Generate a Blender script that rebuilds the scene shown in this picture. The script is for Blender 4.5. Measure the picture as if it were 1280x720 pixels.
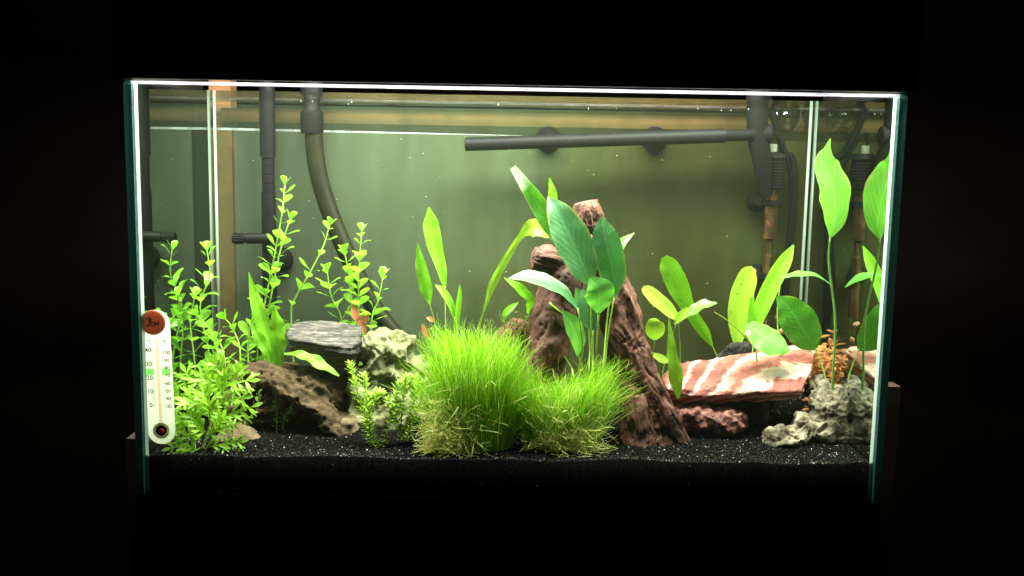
import bpy, bmesh, math, random
import numpy as np
from mathutils import Vector, Matrix, noise

for o in list(bpy.data.objects): bpy.data.objects.remove(o)
C = bpy.context.scene.collection
U = 0.01                                   # everything below is in centimetres
W, H, D, TH = 60.0, 33.154, 23.46, 0.6     # aquarium: width, height, depth, glass thickness
WATER, SAND = H - 0.6, 3.6

# ------------------------------------------------------------------ camera
CAM = Vector((-1.1602, -84.7664, 28.0167)); PITCH, YAW, ROLL = 0.1447, 0.0125, 0.0173
FPX, PPY = 1360.3649, 392.2352
_cp, _sp = math.cos(PITCH), math.sin(PITCH)
FW = Vector((math.sin(YAW)*_cp, math.cos(YAW)*_cp, -_sp))
_r = Vector((math.cos(YAW), -math.sin(YAW), 0)); _u = _r.cross(FW)
RT = math.cos(ROLL)*_r + math.sin(ROLL)*_u; UP = -math.sin(ROLL)*_r + math.cos(ROLL)*_u
cam = bpy.data.cameras.new('camera'); co = bpy.data.objects.new('camera', cam); C.objects.link(co)
cam.sensor_width = 36.0; cam.lens = 36.0*FPX/1280; cam.shift_y = (PPY-360)/1280
cam.clip_start = 0.05; cam.clip_end = 50
m = Matrix((RT, UP, -FW)).transposed().to_4x4(); m.translation = CAM*U; co.matrix_world = m
scn = bpy.context.scene; scn.camera = co
# ------------------------------------------------------------------ world, light, exposure
wd = bpy.data.worlds.new('World'); scn.world = wd; wd.use_nodes = True
wd.node_tree.nodes['Background'].inputs[0].default_value = (0.9, 0.8, 0.75, 1)
wd.node_tree.nodes['Background'].inputs[1].default_value = 0.0006
LAMP_W = 16.0; MURK = .04
scn.view_settings.view_transform = 'Standard'; scn.view_settings.look = 'None'
scn.view_settings.exposure = 0.0; scn.view_settings.gamma = 1.0
scn.render.engine = 'CYCLES'
scn.cycles.transparent_max_bounces = 24; scn.cycles.max_bounces = 10
scn.cycles.sample_clamp_indirect = 4.0

# ------------------------------------------------------------------ helpers
R = random.Random(7)
def P(px, py, y):                          # the point of the tank at depth y seen there
    d = FW + RT*((px-640)/FPX) - UP*((py-PPY)/FPX)
    return CAM + d*((y-CAM.y)/d.y)
def G(px, py, z=SAND):
    d = FW + RT*((px-640)/FPX) - UP*((py-PPY)/FPX)
    return CAM + d*((z-CAM.z)/d.z)
def cm(px, y): return px*(y+85.0)/FPX
def N3(v, s=1.0): return noise.noise(Vector(v)*s)
def fbm(v, s=1.0, o=4):
    a, t = 1.0, 0.0
    v = Vector(v)*s
    for _ in range(o):
        t += a*noise.noise(v); v = v*2.03+Vector((3.1, 1.7, 9.2)); a *= .5
    return t
def smoothpath(pts, n):
    """Catmull-Rom through tuples (any length), n samples."""
    p = [np.array(q, float) for q in pts]
    if len(p) == 2: return [p[0]+(p[1]-p[0])*i/(n-1) for i in range(n)]
    p = [2*p[0]-p[1]]+p+[2*p[-1]-p[-2]]
    out = []; L = len(p)-3
    for i in range(n):
        t = i/(n-1)*L; k = min(int(t), L-1); t -= k
        a, b, c, d = p[k:k+4]
        out.append(.5*((2*b)+(c-a)*t+(2*a-5*b+4*c-d)*t*t+(3*b-3*c+d-a)*t**3))
    return out
def base_of(par):
    v = Vector((0, 0, 0))
    while par is not None: v += par.location/U; par = par.parent
    return v
def mesh_from(verts, faces, uvs=None):
    me = bpy.data.meshes.new('mesh')
    me.from_pydata([tuple(Vector(v)*U) for v in verts], [], faces)
    if uvs is not None:
        ul = me.uv_layers.new(name='UVMap')
        li = np.zeros(len(me.loops), dtype=np.int32); me.loops.foreach_get('vertex_index', li)
        ul.data.foreach_set('uv', np.asarray(uvs, dtype=np.float32)[li].ravel())
    return me
def add(name, me, mats, parent=None, smooth=True, kind=None):
    o = bpy.data.objects.new(name, me)
    me.name = name
    if me.materials.__len__() == 0:
        for mt in (mats if isinstance(mats, (list, tuple)) else [mats]): me.materials.append(mt)
    if smooth: me.shade_smooth()
    C.objects.link(o)
    if parent is not None: o.parent = parent
    if kind: o['kind'] = kind
    return o
class MB:
    """Collects geometry in world centimetres and links it as one mesh."""
    def __init__(s): s.v = []; s.f = []; s.uv = []; s.mi = []
    def put(s, v, f, uv=None, mi=0):
        b = len(s.v); s.v += [tuple(q) for q in v]; s.f += [tuple(i+b for i in q) for q in f]
        s.uv += list(uv) if uv is not None else [(0, 0)]*len(v); s.mi += [mi]*len(f); return s
    def box(s, x0, x1, y0, y1, z0, z1, mi=0, mis=None):
        v = [(x, y, z) for z in (z0, z1) for y in (y0, y1) for x in (x0, x1)]
        f = [(0, 2, 3, 1), (4, 5, 7, 6), (0, 1, 5, 4), (2, 6, 7, 3), (0, 4, 6, 2), (1, 3, 7, 5)]  # bottom top front back left right
        b = len(s.v); s.put(v, f, mi=mi)
        if mis: s.mi[-6:] = mis
        return s
    def tube(s, pts, rad, n=12, cap=True, mi=0):
        pts = [Vector(p) for p in pts]
        if not hasattr(rad, '__len__'): rad = [rad]*len(pts)
        t = (pts[1]-pts[0]).normalized(); x = t.orthogonal().normalized()
        v = []; f = []; uv = []; L = 0
        for i, p in enumerate(pts):
            t2 = (pts[min(i+1, len(pts)-1)]-pts[max(i-1, 0)]).normalized()
            x = (x-t2*x.dot(t2)).normalized(); y = t2.cross(x)
            if i: L += (p-pts[i-1]).length
            for k in range(n):
                a = 2*math.pi*k/n
                v.append(p+(x*math.cos(a)+y*math.sin(a))*rad[i]); uv.append((k/n, L))
        for i in range(len(pts)-1):
            for k in range(n):
                f.append((i*n+k, i*n+(k+1) % n, (i+1)*n+(k+1) % n, (i+1)*n+k))
        if cap:
            f.append(tuple(range(n))[::-1]); f.append(tuple(range((len(pts)-1)*n, len(pts)*n)))
        return s.put(v, f, uv, mi)
    def lathe(s, c, axis, prof, n=28, mi=0):
        """prof: list of (distance along axis, radius)."""
        a = Vector(axis).normalized(); c = Vector(c); x = a.orthogonal().normalized(); y = a.cross(x)
        v = []; f = []
        for d, r in prof:
            for k in range(n):
                q = 2*math.pi*k/n; v.append(c+a*d+(x*math.cos(q)+y*math.sin(q))*max(r, .0005))
        for i in range(len(prof)-1):
            for k in range(n): f.append((i*n+k, i*n+(k+1) % n, (i+1)*n+(k+1) % n, (i+1)*n+k))
        f.append(tuple(range(n))[::-1]); f.append(tuple(range((len(prof)-1)*n, len(prof)*n)))
        return s.put(v, f, None, mi)
    def obj(s, name, mats, parent=None, smooth=False, kind=None, angle=None):
        b = base_of(parent)
        me = mesh_from([Vector(q)-b for q in s.v], s.f, s.uv)
        mats = mats if isinstance(mats, (list, tuple)) else [mats]
        for mt in mats: me.materials.append(mt)
        me.polygons.foreach_set('material_index', s.mi)
        o = add(name, me, mats, parent, smooth, kind)
        return o
def smooth_by_angle(o, deg=40):
    me = o.data; me.shade_smooth()
    bm = bmesh.new(); bm.from_mesh(me)
    for e in bm.edges:
        if len(e.link_faces) == 2 and e.calc_face_angle(0) > math.radians(deg): e.smooth = False
    bm.to_mesh(me); bm.free(); return o
def thing(name, label, cat, loc, group=None):
    o = bpy.data.objects.new(name, None); C.objects.link(o); o.location = Vector(loc)*U
    o.empty_display_size = .01
    return tag(o, label, cat, group)
def tag(o, label, cat, group=None):
    o['label'] = label; o['category'] = cat
    if group: o['group'] = group
    return o

# ------------------------------------------------------------------ materials
class NT:
    def __init__(s, name):
        s.m = bpy.data.materials.new(name); s.m.use_nodes = True; s.t = s.m.node_tree; s.t.nodes.clear()
        s.out = s.t.nodes.new('ShaderNodeOutputMaterial')
    def n(s, typ, ins=None, **kw):
        nd = s.t.nodes.new('ShaderNode'+typ)
        for k, v in kw.items(): setattr(nd, k, v)
        for k, v in (ins or {}).items():
            i = nd.inputs[k]
            if isinstance(v, bpy.types.NodeSocket): s.t.links.new(v, i)
            else:
                if isinstance(v, (tuple, list)) and len(v) == 3 and i.type == 'RGBA': v = (*v, 1)
                i.default_value = v
        return nd
    def ramp(s, fac, stops):
        nd = s.n('ValToRGB', {0: fac}); el = nd.color_ramp.elements
        while len(el) < len(stops): el.new(.5)
        for e, (p, c) in zip(el, stops):
            e.position = p; e.color = (*c, 1) if len(c) == 3 else c
        return nd.outputs[0]
    def math(s, op, a, b=0.0, c=0.0): return s.n('Math', {0: a, 1: b, 2: c}, operation=op).outputs[0]
    def mix(s, fac, a, b): return s.n('MixRGB', {0: fac, 1: a, 2: b}).outputs[0]
    def surf(s, sock): s.t.links.new(sock, s.out.inputs[0]); return s.m
    def obj(s): return s.n('TexCoord').outputs['Object']
    def noise(s, vec, scale, detail=5, rough=.55, dist=0): return s.n('TexNoise', {'Vector': vec, 'Scale': scale, 'Detail': detail, 'Roughness': rough, 'Distortion': dist}).outputs[0]
    def bump(s, h, strength=.4, dist=.001): return s.n('Bump', {'Height': h, 'Strength': strength, 'Distance': dist}).outputs[0]
    def mapping(s, vec, scale=(1, 1, 1), rot=(0, 0, 0)): return s.n('Mapping', {'Vector': vec, 'Scale': scale, 'Rotation': rot}).outputs[0]
def simple(name, col, rough=.5, spec=.5, noise_amt=.25, scale=120., metal=0):
    t = NT(name); f = t.noise(t.obj(), scale, 4)
    lo = tuple(c*(1-noise_amt) for c in col); hi = tuple(min(1, c*(1+noise_amt)) for c in col)
    c = t.ramp(f, [(.3, lo), (.7, hi)])
    return t.surf(t.n('BsdfPrincipled', {'Base Color': c, 'Roughness': rough, 'Specular IOR Level': spec, 'Metallic': metal}).outputs[0])
def leaf_mat(name, ca, cb, trans=.45, rough=.38, vein=.35, tcol=None, spec=.4, speck=0.0, crinkle=.25, tip=None):
    t = NT(name); oi = t.n('ObjectInfo').outputs['Random']
    uv = t.n('SeparateXYZ', {0: t.n('UVMap').outputs[0]})
    u, v = uv.outputs[0], uv.outputs[1]
    au = t.math('ABSOLUTE', t.math('SUBTRACT', u, .5))
    wob = t.math('MULTIPLY', t.noise(t.obj(), 40, 3), .16)
    ph = t.math('MULTIPLY', t.math('ADD', t.math('SUBTRACT', v, t.math('MULTIPLY', au, .5)), wob), 42)
    lines = t.math('POWER', t.math('ABSOLUTE', t.math('SINE', ph)), 3.0)
    rib = t.math('LESS_THAN', au, .035)
    nz = t.noise(t.obj(), 95, 4)
    base = t.mix(t.math('ADD', t.math('MULTIPLY', oi, .45), t.math('MULTIPLY', nz, .6)), ca, cb)
    vn = t.math('MULTIPLY', t.math('MAXIMUM', t.math('MULTIPLY', lines, .16), t.math('MULTIPLY', rib, .8)), vein)
    col = t.mix(vn, base, tuple(min(1, x*1.5+.06) for x in cb))
    wear = t.math('MULTIPLY', t.ramp(au, [(.40, (0, 0, 0)), (.49, (1, 1, 1))]), t.ramp(t.noise(t.obj(), 60, 4), [(.45, (0, 0, 0)), (.65, (.8, .8, .8))]))
    col = t.mix(wear, col, (.42, .36, .08))
    if tip: col = t.mix(t.ramp(t.math('ADD', v, t.math('MULTIPLY', nz, .1)), [(.82, (0, 0, 0)), (.95, (1, 1, 1))]), col, tip)
    if speck > 0:
        sp = t.math('GREATER_THAN', t.noise(t.obj(), 330, 2), .72-speck*.1)
        col = t.mix(t.math('MULTIPLY', sp, .7), col, (.05, .035, .01))
    bp = t.bump(t.math('ADD', t.math('MULTIPLY', lines, -.12), nz), crinkle*.9, .001)
    a = t.n('BsdfPrincipled', {'Base Color': col, 'Roughness': rough, 'Specular IOR Level': spec, 'Normal': bp}).outputs[0]
    tc = t.mix(.5, col, tcol) if tcol else col
    b = t.n('BsdfTranslucent', {'Color': tc, 'Normal': bp}).outputs[0]
    return t.surf(t.n('MixShader', {0: trans, 1: a, 2: b}).outputs[0])
def rock_mat(name, stops, scale=60., rough=.85, bump=.6, patch=None, spec=.2):
    t = NT(name); o = t.obj()
    f = t.noise(o, scale, 8, .65, .3)
    c = t.ramp(f, stops)
    if patch:
        c = t.mix(t.ramp(t.noise(o, patch[1], 5, .6), [(.45, (0, 0, 0)), (.62, (1, 1, 1))]), c, patch[0])
    f2 = t.noise(o, scale*6, 5, .7)
    c = t.mix(t.math('MULTIPLY', f2, .5), c, tuple(x*.35 for x in stops[0][1]))
    bp = t.bump(t.math('ADD', f, t.math('MULTIPLY', f2, .5)), bump, .002)
    return t.surf(t.n('BsdfPrincipled', {'Base Color': c, 'Roughness': rough, 'Normal': bp, 'Specular IOR Level': spec}).outputs[0])

M = {}
# glass, inner face of the side panes: water against glass reflects almost totally at this slant
def glass(name, refl, tint=(.93, .98, .95), rough=0.0):
    t = NT(name)
    tr = t.n('BsdfTransparent', {0: tint}).outputs[0]; g = t.n('BsdfGlossy', {'Color': (.86, .95, .88, 1), 'Roughness': rough}).outputs[0]
    lw = t.n('LayerWeight', {0: .5}).outputs['Facing']
    fac = t.math('MINIMUM', t.math('ADD', t.math('MULTIPLY', t.math('POWER', lw, 5.0), .5), refl), 1.0)
    return t.surf(t.n('MixShader', {0: fac, 1: tr, 2: g}).outputs[0])
M['glass'] = glass('clear_glass', .015)
M['side_glass'] = glass('side_glass', .62, rough=.006)
t = NT('glass_edge'); lay = t.noise(t.mapping(t.obj(), (1, 1, 8)), 60, 3)
a = t.n('BsdfPrincipled', {'Base Color': t.ramp(lay, [(.3, (.006, .036, .035)), (.7, (.02, .08, .075))]), 'Roughness': .25}).outputs[0]
b = t.n('BsdfTranslucent', {0: (.07, .21, .20, 1)}).outputs[0]
M['edge'] = t.surf(t.n('MixShader', {0: .5, 1: a, 2: b}).outputs[0])
t = NT('polished_edge'); f = t.noise(t.mapping(t.obj(), (1, 1, 6)), 40, 6, .7)
c = t.ramp(f, [(.35, (.20, .18, .34)), (.5, (.5, .48, .62)), (.65, (.9, .88, 1.0))])
a = t.n('BsdfPrincipled', {'Base Color': c, 'Roughness': .3}).outputs[0]; b = t.n('BsdfTranslucent', {0: c}).outputs[0]
M['rim'] = t.surf(t.n('MixShader', {0: .8, 1: a, 2: b}).outputs[0])
t = NT('silicone')
a = t.n('BsdfPrincipled', {'Base Color': (.38, .44, .40, 1), 'Roughness': .3}).outputs[0]; b = t.n('BsdfTranslucent', {0: (.55, .64, .58, 1)}).outputs[0]
M['silicone'] = t.surf(t.n('MixShader', {0: .5, 1: a, 2: b}).outputs[0])
t = NT('bright_silicone')
a = t.n('BsdfPrincipled', {'Base Color': (.75, .81, .8, 1), 'Roughness': .3}).outputs[0]; b = t.n('BsdfTranslucent', {0: (.8, .88, .87, 1)}).outputs[0]
M['bright_silicone'] = t.surf(t.n('MixShader', {0: .65, 1: a, 2: b}).outputs[0])
# the water surface
t = NT('water_surface'); nz = t.noise(t.obj(), 14, 3)
lw = t.n('LayerWeight', {0: .5}).outputs['Facing']
bp = t.bump(nz, .25, .004)
M['water'] = t.surf(t.n('MixShader', {0: t.math('ADD', t.math('MULTIPLY', t.math('POWER', lw, 3.0), .9), .02), 1: t.n('BsdfTransparent', {0: (.97, .99, .97, 1)}).outputs[0], 2: t.n('BsdfGlossy', {'Color': (.9, .93, .88, 1), 'Roughness': .03, 'Normal': bp}).outputs[0]}).outputs[0])
# algae film on the rear pane: grey-green, darker and more olive towards the right
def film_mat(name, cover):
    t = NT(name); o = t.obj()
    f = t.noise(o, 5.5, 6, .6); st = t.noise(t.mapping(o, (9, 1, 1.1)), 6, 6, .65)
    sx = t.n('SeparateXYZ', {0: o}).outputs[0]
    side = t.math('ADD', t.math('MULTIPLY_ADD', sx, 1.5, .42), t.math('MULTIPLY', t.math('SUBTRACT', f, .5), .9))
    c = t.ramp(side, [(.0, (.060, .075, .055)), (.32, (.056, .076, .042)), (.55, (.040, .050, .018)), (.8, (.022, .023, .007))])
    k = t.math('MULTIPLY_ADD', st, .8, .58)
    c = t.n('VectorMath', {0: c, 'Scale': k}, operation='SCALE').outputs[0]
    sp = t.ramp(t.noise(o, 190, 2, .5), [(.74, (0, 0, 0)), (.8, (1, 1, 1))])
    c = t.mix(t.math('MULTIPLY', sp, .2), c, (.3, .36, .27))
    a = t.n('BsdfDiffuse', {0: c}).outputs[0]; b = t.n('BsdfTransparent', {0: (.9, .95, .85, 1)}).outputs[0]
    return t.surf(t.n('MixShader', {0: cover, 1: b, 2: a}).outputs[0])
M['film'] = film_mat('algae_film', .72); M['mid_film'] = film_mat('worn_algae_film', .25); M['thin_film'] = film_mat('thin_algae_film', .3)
t = NT('pale_line_coat'); sp = t.noise(t.mapping(t.obj(), (1, 1, 1)), 70, 4)
M['lime'] = t.surf(t.n('MixShader', {0: t.ramp(sp, [(.25, (.25, .25, .25)), (.6, (.95, .95, .95))]), 1: t.n('BsdfTransparent').outputs[0], 2: t.n('BsdfDiffuse', {0: (.26, .29, .29, 1)}).outputs[0]}).outputs[0])  # patchy pale coat for the line across the rear glass
M['black_wood'] = simple('black_stained_wood', (.0025, .0016, .0014), .6, .1)
M['wood'] = simple('brown_wood_trim', (.12, .05, .022), .6, .1, .3, 40)
M['wall'] = simple('dark_wall', (.012, .009, .008), .9, .1, .3, 6)
M['post'] = simple('brown_painted_post', (.16, .095, .08), .8, .1, .3, 30)
M['black'] = simple('black_plastic', (.004, .004, .0048), .55, .1, .2)
M['black_matt'] = simple('black_rubber', (.003, .003, .0034), .7, .08, .2)
M['hose'] = simple('dark_olive_hose', (.008, .0085, .003), .5, .12, .3, 60)
M['led'] = None
M['tan_glass'] = glass('heater_glass', .05, (.9, .88, .76))
M['element'] = rock_mat('heater_element', [(.3, (.008, .004, .003)), (.5, (.035, .012, .007)), (.7, (.14, .05, .025))], 120, .5)
M['white'] = simple('white_plastic', (.8, .8, .78), .4, .4, .05); M['dial'] = simple('pale_dial', (.16, .17, .13), .5, .2, .1)

# leaves
M['bacopa'] = leaf_mat('bacopa_leaf', (.16, .38, .02), (.28, .54, .05), .5, .34, .15, (.34, .82, .04), .5)
M['stem'] = simple('green_stem', (.24, .38, .05), .5, .4)
M['wisteria'] = leaf_mat('lobed_leaf', (.20, .42, .02), (.32, .56, .03), .5, .4, .15, (.45, .8, .02))
M['fern'] = leaf_mat('crinkled_leaf', (.10, .30, .015), (.22, .45, .02), .5, .38, .3, (.3, .75, .02), .4, .5, .8)
M['fine'] = leaf_mat('fine_stem_leaf', (.30, .46, .05), (.46, .62, .11), .45, .45, .1, (.4, .7, .05))
def grass_mat(name, stops):
    t = NT(name); u = t.n('SeparateXYZ', {0: t.n('UVMap').outputs[0]}).outputs[0]
    c = t.ramp(u, stops); a = t.n('BsdfPrincipled', {'Base Color': c, 'Roughness': .45, 'Specular IOR Level': .4}).outputs[0]
    return t.surf(t.n('MixShader', {0: .45, 1: a, 2: t.n('BsdfTranslucent', {0: c}).outputs[0]}).outputs[0])
M['grass'] = grass_mat('hair_grass', [(.0, (.12, .34, .008)), (.4, (.26, .56, .012)), (.75, (.42, .70, .03)), (1.0, (.72, .82, .2))])
M['thatch'] = grass_mat('pale_thatch', [(.0, (.5, .42, .10)), (.4, (.78, .70, .26)), (.6, (.62, .78, .16)), (1.0, (.88, .88, .45))])
M['anubias'] = leaf_mat('broad_dark_leaf', (.020, .115, .032), (.05, .19, .058), .18, .40, .45, (.12, .45, .05), .9, 0, .5)
M['anubias_light'] = leaf_mat('broad_fresh_leaf', (.10, .34, .05), (.17, .44, .08), .45, .3, .4, (.25, .8, .05), .6, 0, .5)
M['sword'] = leaf_mat('lime_sword_leaf', (.13, .38, .01), (.22, .50, .02), .5, .4, .2, (.28, .85, .02), .4, .3)
M['sword_yellow'] = leaf_mat('yellow_sword_leaf', (.24, .46, .02), (.36, .58, .05), .5, .4, .15, (.45, .88, .04), .4, .3)
M['red_leaf'] = leaf_mat('red_stem_leaf', (.55, .17, .06), (.75, .36, .12), .5, .45, .1, (.9, .45, .12))
M['rust_leaf'] = leaf_mat('decayed_orange_leaf', (.42, .14, .06), (.55, .22, .10), .4, .5, .2)
M['moss'] = leaf_mat('moss_strand', (.06, .12, .015), (.14, .20, .03), .3, .7, 0)

# stones
M['slate'] = None
t = NT('dark_slate'); o = t.obj(); f = t.noise(t.mapping(o, (40, 230, 420), (0, .12, .1)), 1.2, 7, .7)
c = t.ramp(f, [(.36, (.008, .0065, .0065)), (.5, (.045, .036, .033)), (.64, (.16, .13, .118))])
M['slate'] = t.surf(t.n('BsdfPrincipled', {'Base Color': c, 'Roughness': .7, 'Normal': t.bump(f, .8, .003)}).outputs[0])
M['cave'] = rock_mat('brown_cave_stone', [(.3, (.02, .012, .007)), (.5, (.075, .045, .022)), (.72, (.20, .14, .08))], 55, .85, .8)
M['pale'] = rock_mat('pale_pitted_stone', [(.3, (.06, .062, .026)), (.5, (.19, .19, .095)), (.7, (.38, .375, .235))], 60, .85, .8)
M['grey'] = rock_mat('grey_pitted_stone', [(.38, (.032, .026, .016)), (.5, (.15, .125, .085)), (.64, (.37, .315, .235))], 75, .85, 1.0)
M['tan'] = rock_mat('tan_stone', [(.3, (.04, .027, .014)), (.5, (.11, .075, .04)), (.7, (.22, .16, .095))], 50, .85, .7)
M['lava'] = rock_mat('dark_red_lava_stone', [(.3, (.05, .015, .012)), (.5, (.17, .045, .035)), (.7, (.36, .13, .10))], 90, .6, 1.0, None, .5)
M['blackrock'] = rock_mat('black_stone', [(.3, (.012, .011, .011)), (.55, (.03, .026, .026)), (.75, (.07, .06, .06))], 50, .7, .8)
t = NT('banded_stone'); o = t.obj()
geo = t.n('VectorMath', {0: t.mapping(o, (1, 1, 1)), 1: (.045, .02, -.115)}, operation='SUBTRACT').outputs[0]
d = t.n('VectorMath', {0: geo}, operation='LENGTH').outputs['Value']
d = t.math('ADD', d, t.math('MULTIPLY', t.noise(o, 22, 4), .012))
bands = t.math('SINE', t.math('MULTIPLY', d, 780))
bands = t.math('ADD', bands, t.math('MULTIPLY', t.math('SINE', t.math('MULTIPLY', d, 1730)), .45))
bands = t.math('ADD', t.math('MULTIPLY_ADD', bands, .34, .42), t.math('MULTIPLY', t.math('SUBTRACT', t.noise(o, 60, 5), .5), .16))
c = t.ramp(bands, [(.1, (.15, .028, .018)), (.36, (.28, .06, .042)), (.54, (.33, .105, .08)), (.64, (.42, .32, .275)), (.9, (.46, .385, .34))])
fn = t.noise(o, 300, 4)
c = t.mix(t.math('MULTIPLY', fn, .3), c, (.30, .10, .07))
M['banded'] = t.surf(t.n('BsdfPrincipled', {'Base Color': c, 'Roughness': .6, 'Normal': t.bump(t.noise(o, 160, 7, .7), .7, .002)}).outputs[0])
# driftwood: grain runs along the UV's second axis
t = NT('driftwood'); uvn = t.n('UVMap').outputs[0]
g = t.noise(t.mapping(uvn, (15, .5, 1)), 1, 8, .7, 1.2)
c = t.ramp(g, [(.28, (.03, .010, .007)), (.42, (.10, .036, .024)), (.58, (.185, .075, .052)), (.75, (.34, .165, .12))])
o = t.obj(); big = t.noise(o, 24, 5, .6)
c = t.mix(t.ramp(big, [(.46, (0, 0, 0)), (.62, (.85, .85, .85))]), c, (.055, .022, .016))
pit = t.ramp(t.noise(o, 170, 3, .5), [(.62, (0, 0, 0)), (.68, (1, 1, 1))])
c = t.mix(pit, c, (.03, .014, .01))
M['drift'] = t.surf(t.n('BsdfPrincipled', {'Base Color': c, 'Roughness': .72, 'Specular IOR Level': .3, 'Normal': t.bump(t.math('ADD', g, t.math('MULTIPLY', t.noise(o, 200, 5, .7), .5)), .7, .0025)}).outputs[0])
# sand
t = NT('black_sand'); o = t.obj(); f = t.noise(o, 900, 3, .7)
c = t.ramp(f, [(.35, (.0006, .0006, .0006)), (.6, (.0024, .0022, .002)), (.8, (.012, .011, .01))])
M['sand'] = t.surf(t.n('BsdfPrincipled', {'Base Color': c, 'Roughness': .8, 'Specular IOR Level': .02, 'Normal': t.bump(f, 1, .001)}).outputs[0])
t = NT('sand_grain'); at = t.n('Attribute', attribute_name='tone').outputs['Color']
M['grain'] = t.surf(t.n('BsdfPrincipled', {'Base Color': at, 'Roughness': .5, 'Specular IOR Level': .08}).outputs[0])

# ------------------------------------------------------------------ setting: wall, stand, wood behind
o = MB().box(-140, 140, 75, 76, -60, 90).obj('wall', M['wall']); o['kind'] = 'structure'
st = thing('aquarium_stand', 'black wooden cabinet carrying the aquarium', 'cabinet', (0, 12, -60))
MB().box(-30, 30, 0.05, 24.2, -3.2, -.02).obj('top_board', M['black_wood'], st)
for x in (-15.3, 15.3): MB().box(x-15, x+15, .1, .6, -60, -3.4).obj('door', M['black_wood'], st)
MB().box(-30.6, 30.6, .7, 24.5, -60, -3.21).obj('carcass', M['black_wood'], st)
f_ = MB().box(-160, 160, -60, 75, -62, -60.01).obj('floor', M['black_wood']); f_['kind'] = 'structure'
tag(MB().box(-29, 29, 25.2, 26.1, P(640, 158, 25.2).z, P(640, 141, 25.2).z).obj('wooden_rail', M['wood']), 'horizontal brown wooden rail behind the aquarium, just below its rim', 'rail')
xa, xb = P(264, 250, 26.2).x, P(291, 250, 26.2).x
tag(MB().box(xa, xb, 26.2, 28.6, -60, 60).obj('wooden_upright', simple('warm_wood', (.32, .145, .075), .6, .1, .2, 40)), 'brown vertical wooden post behind the rear left corner of the tank', 'post')
tag(MB().box(P(1098, 560, 6).x, P(1121, 560, 6).x, 6, 8, -60, 9).obj('side_post', M['post']), 'dull brown upright beside the right glass pane', 'post')
tag(MB().box(P(158, 560, 6).x, P(172, 560, 6).x, 6, 8, -60, 3.5).obj('side_post', M['post']), 'short dull brown upright beside the left glass pane', 'post')

# ------------------------------------------------------------------ aquarium
tk = thing('aquarium', 'rimless glass fish tank filled with water, plants, stones and driftwood', 'aquarium', (0, 0, 0))
hw = W/2
E_, G_, S_, K_ = 0, 1, 2, 3
TM = [M['edge'], M['glass'], M['side_glass'], M['rim'], simple('dark_base_glass', (.001, .001, .001), .9, 0.0)]
ch = .26
def pane_front(y0, y1, name):              # polished upper edge bevelled on the room side
    x0, x1 = -hw+TH+.01, hw-TH-.01
    outy, iny = (y0, y1) if y0 < 5 else (y1, y0)
    s = 1 if iny > outy else -1
    z1 = H
    v = []
    for x in (x0, x1):
        v += [(x, outy, .6), (x, outy, z1-ch), (x, outy+s*ch, z1), (x, iny, z1), (x, iny, .6)]
    f = [(0, 1, 6, 5), (1, 2, 7, 6), (2, 3, 8, 7), (3, 4, 9, 8), (4, 0, 5, 9), (0, 4, 3, 2, 1), (5, 6, 7, 8, 9)]
    b = MB().put(v, f); b.mi = [G_, K_, G_, G_, 4, E_, E_]
    return b.obj(name, TM, tk)
pane_front(0, TH, 'front_pane'); pane_front(D+TH, D, 'rear_pane')
for s in (-1, 1):
    xo, xi = s*hw, s*(hw-TH)
    v = []
    for y in (0, D+TH):
        v += [(xo, y, .6), (xo, y, H-.2), (xo-s*.2, y, H), (xi, y, H), (xi, y, .6)]
    f = [(0, 1, 6, 5), (1, 2, 7, 6), (2, 3, 8, 7), (3, 4, 9, 8), (4, 0, 5, 9), (0, 4, 3, 2, 1), (5, 6, 7, 8, 9)]
    b = MB().put(v, f); b.mi = [G_, K_, K_, S_, 4, E_, E_]
    b.obj('side_pane', TM, tk)
    # silicone beads in the four upright corners
    MB().put([(s*(hw-TH-.01), TH+.02, z) for z in (.7, H-.15)]+[(s*(hw-TH-.27), TH+.02, z) for z in (.7, H-.15)]+[(s*(hw-TH-.01), TH+.4, z) for z in (.7, H-.15)], [(0, 1, 3, 2), (2, 3, 5, 4), (4, 5, 1, 0)]).obj('silicone_bead', M['bright_silicone'], tk)
    MB().tube([(s*(hw-TH-.27), D-.22, .7), (s*(hw-TH-.27), D-.22, H-.15)], .15, 10).obj('silicone_bead', M['silicone'], tk, True)
MB().box(-hw, hw, 0, D+TH, 0, .59).obj('bottom_pane', TM[4], tk)
zl, zr = P(262, 160.5, D-.03).z, P(1012, 177, D-.03).z
xl, xr = -hw+TH+.4, hw-TH-.4
xg = P(294, 250, D-.03).x; zg = zl+(zr-zl)*(xg-xl)/(xr-xl)
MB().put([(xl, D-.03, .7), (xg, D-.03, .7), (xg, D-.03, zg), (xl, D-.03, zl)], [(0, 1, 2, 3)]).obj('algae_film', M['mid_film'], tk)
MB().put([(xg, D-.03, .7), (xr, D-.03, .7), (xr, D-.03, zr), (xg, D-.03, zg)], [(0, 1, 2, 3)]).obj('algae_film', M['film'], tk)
MB().put([(xl, D-.03, zl), (xr, D-.03, zr), (xr, D-.03, WATER-.1), (xl, D-.03, WATER-.1)], [(0, 1, 2, 3)]).obj('algae_film', M['thin_film'], tk)
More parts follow.
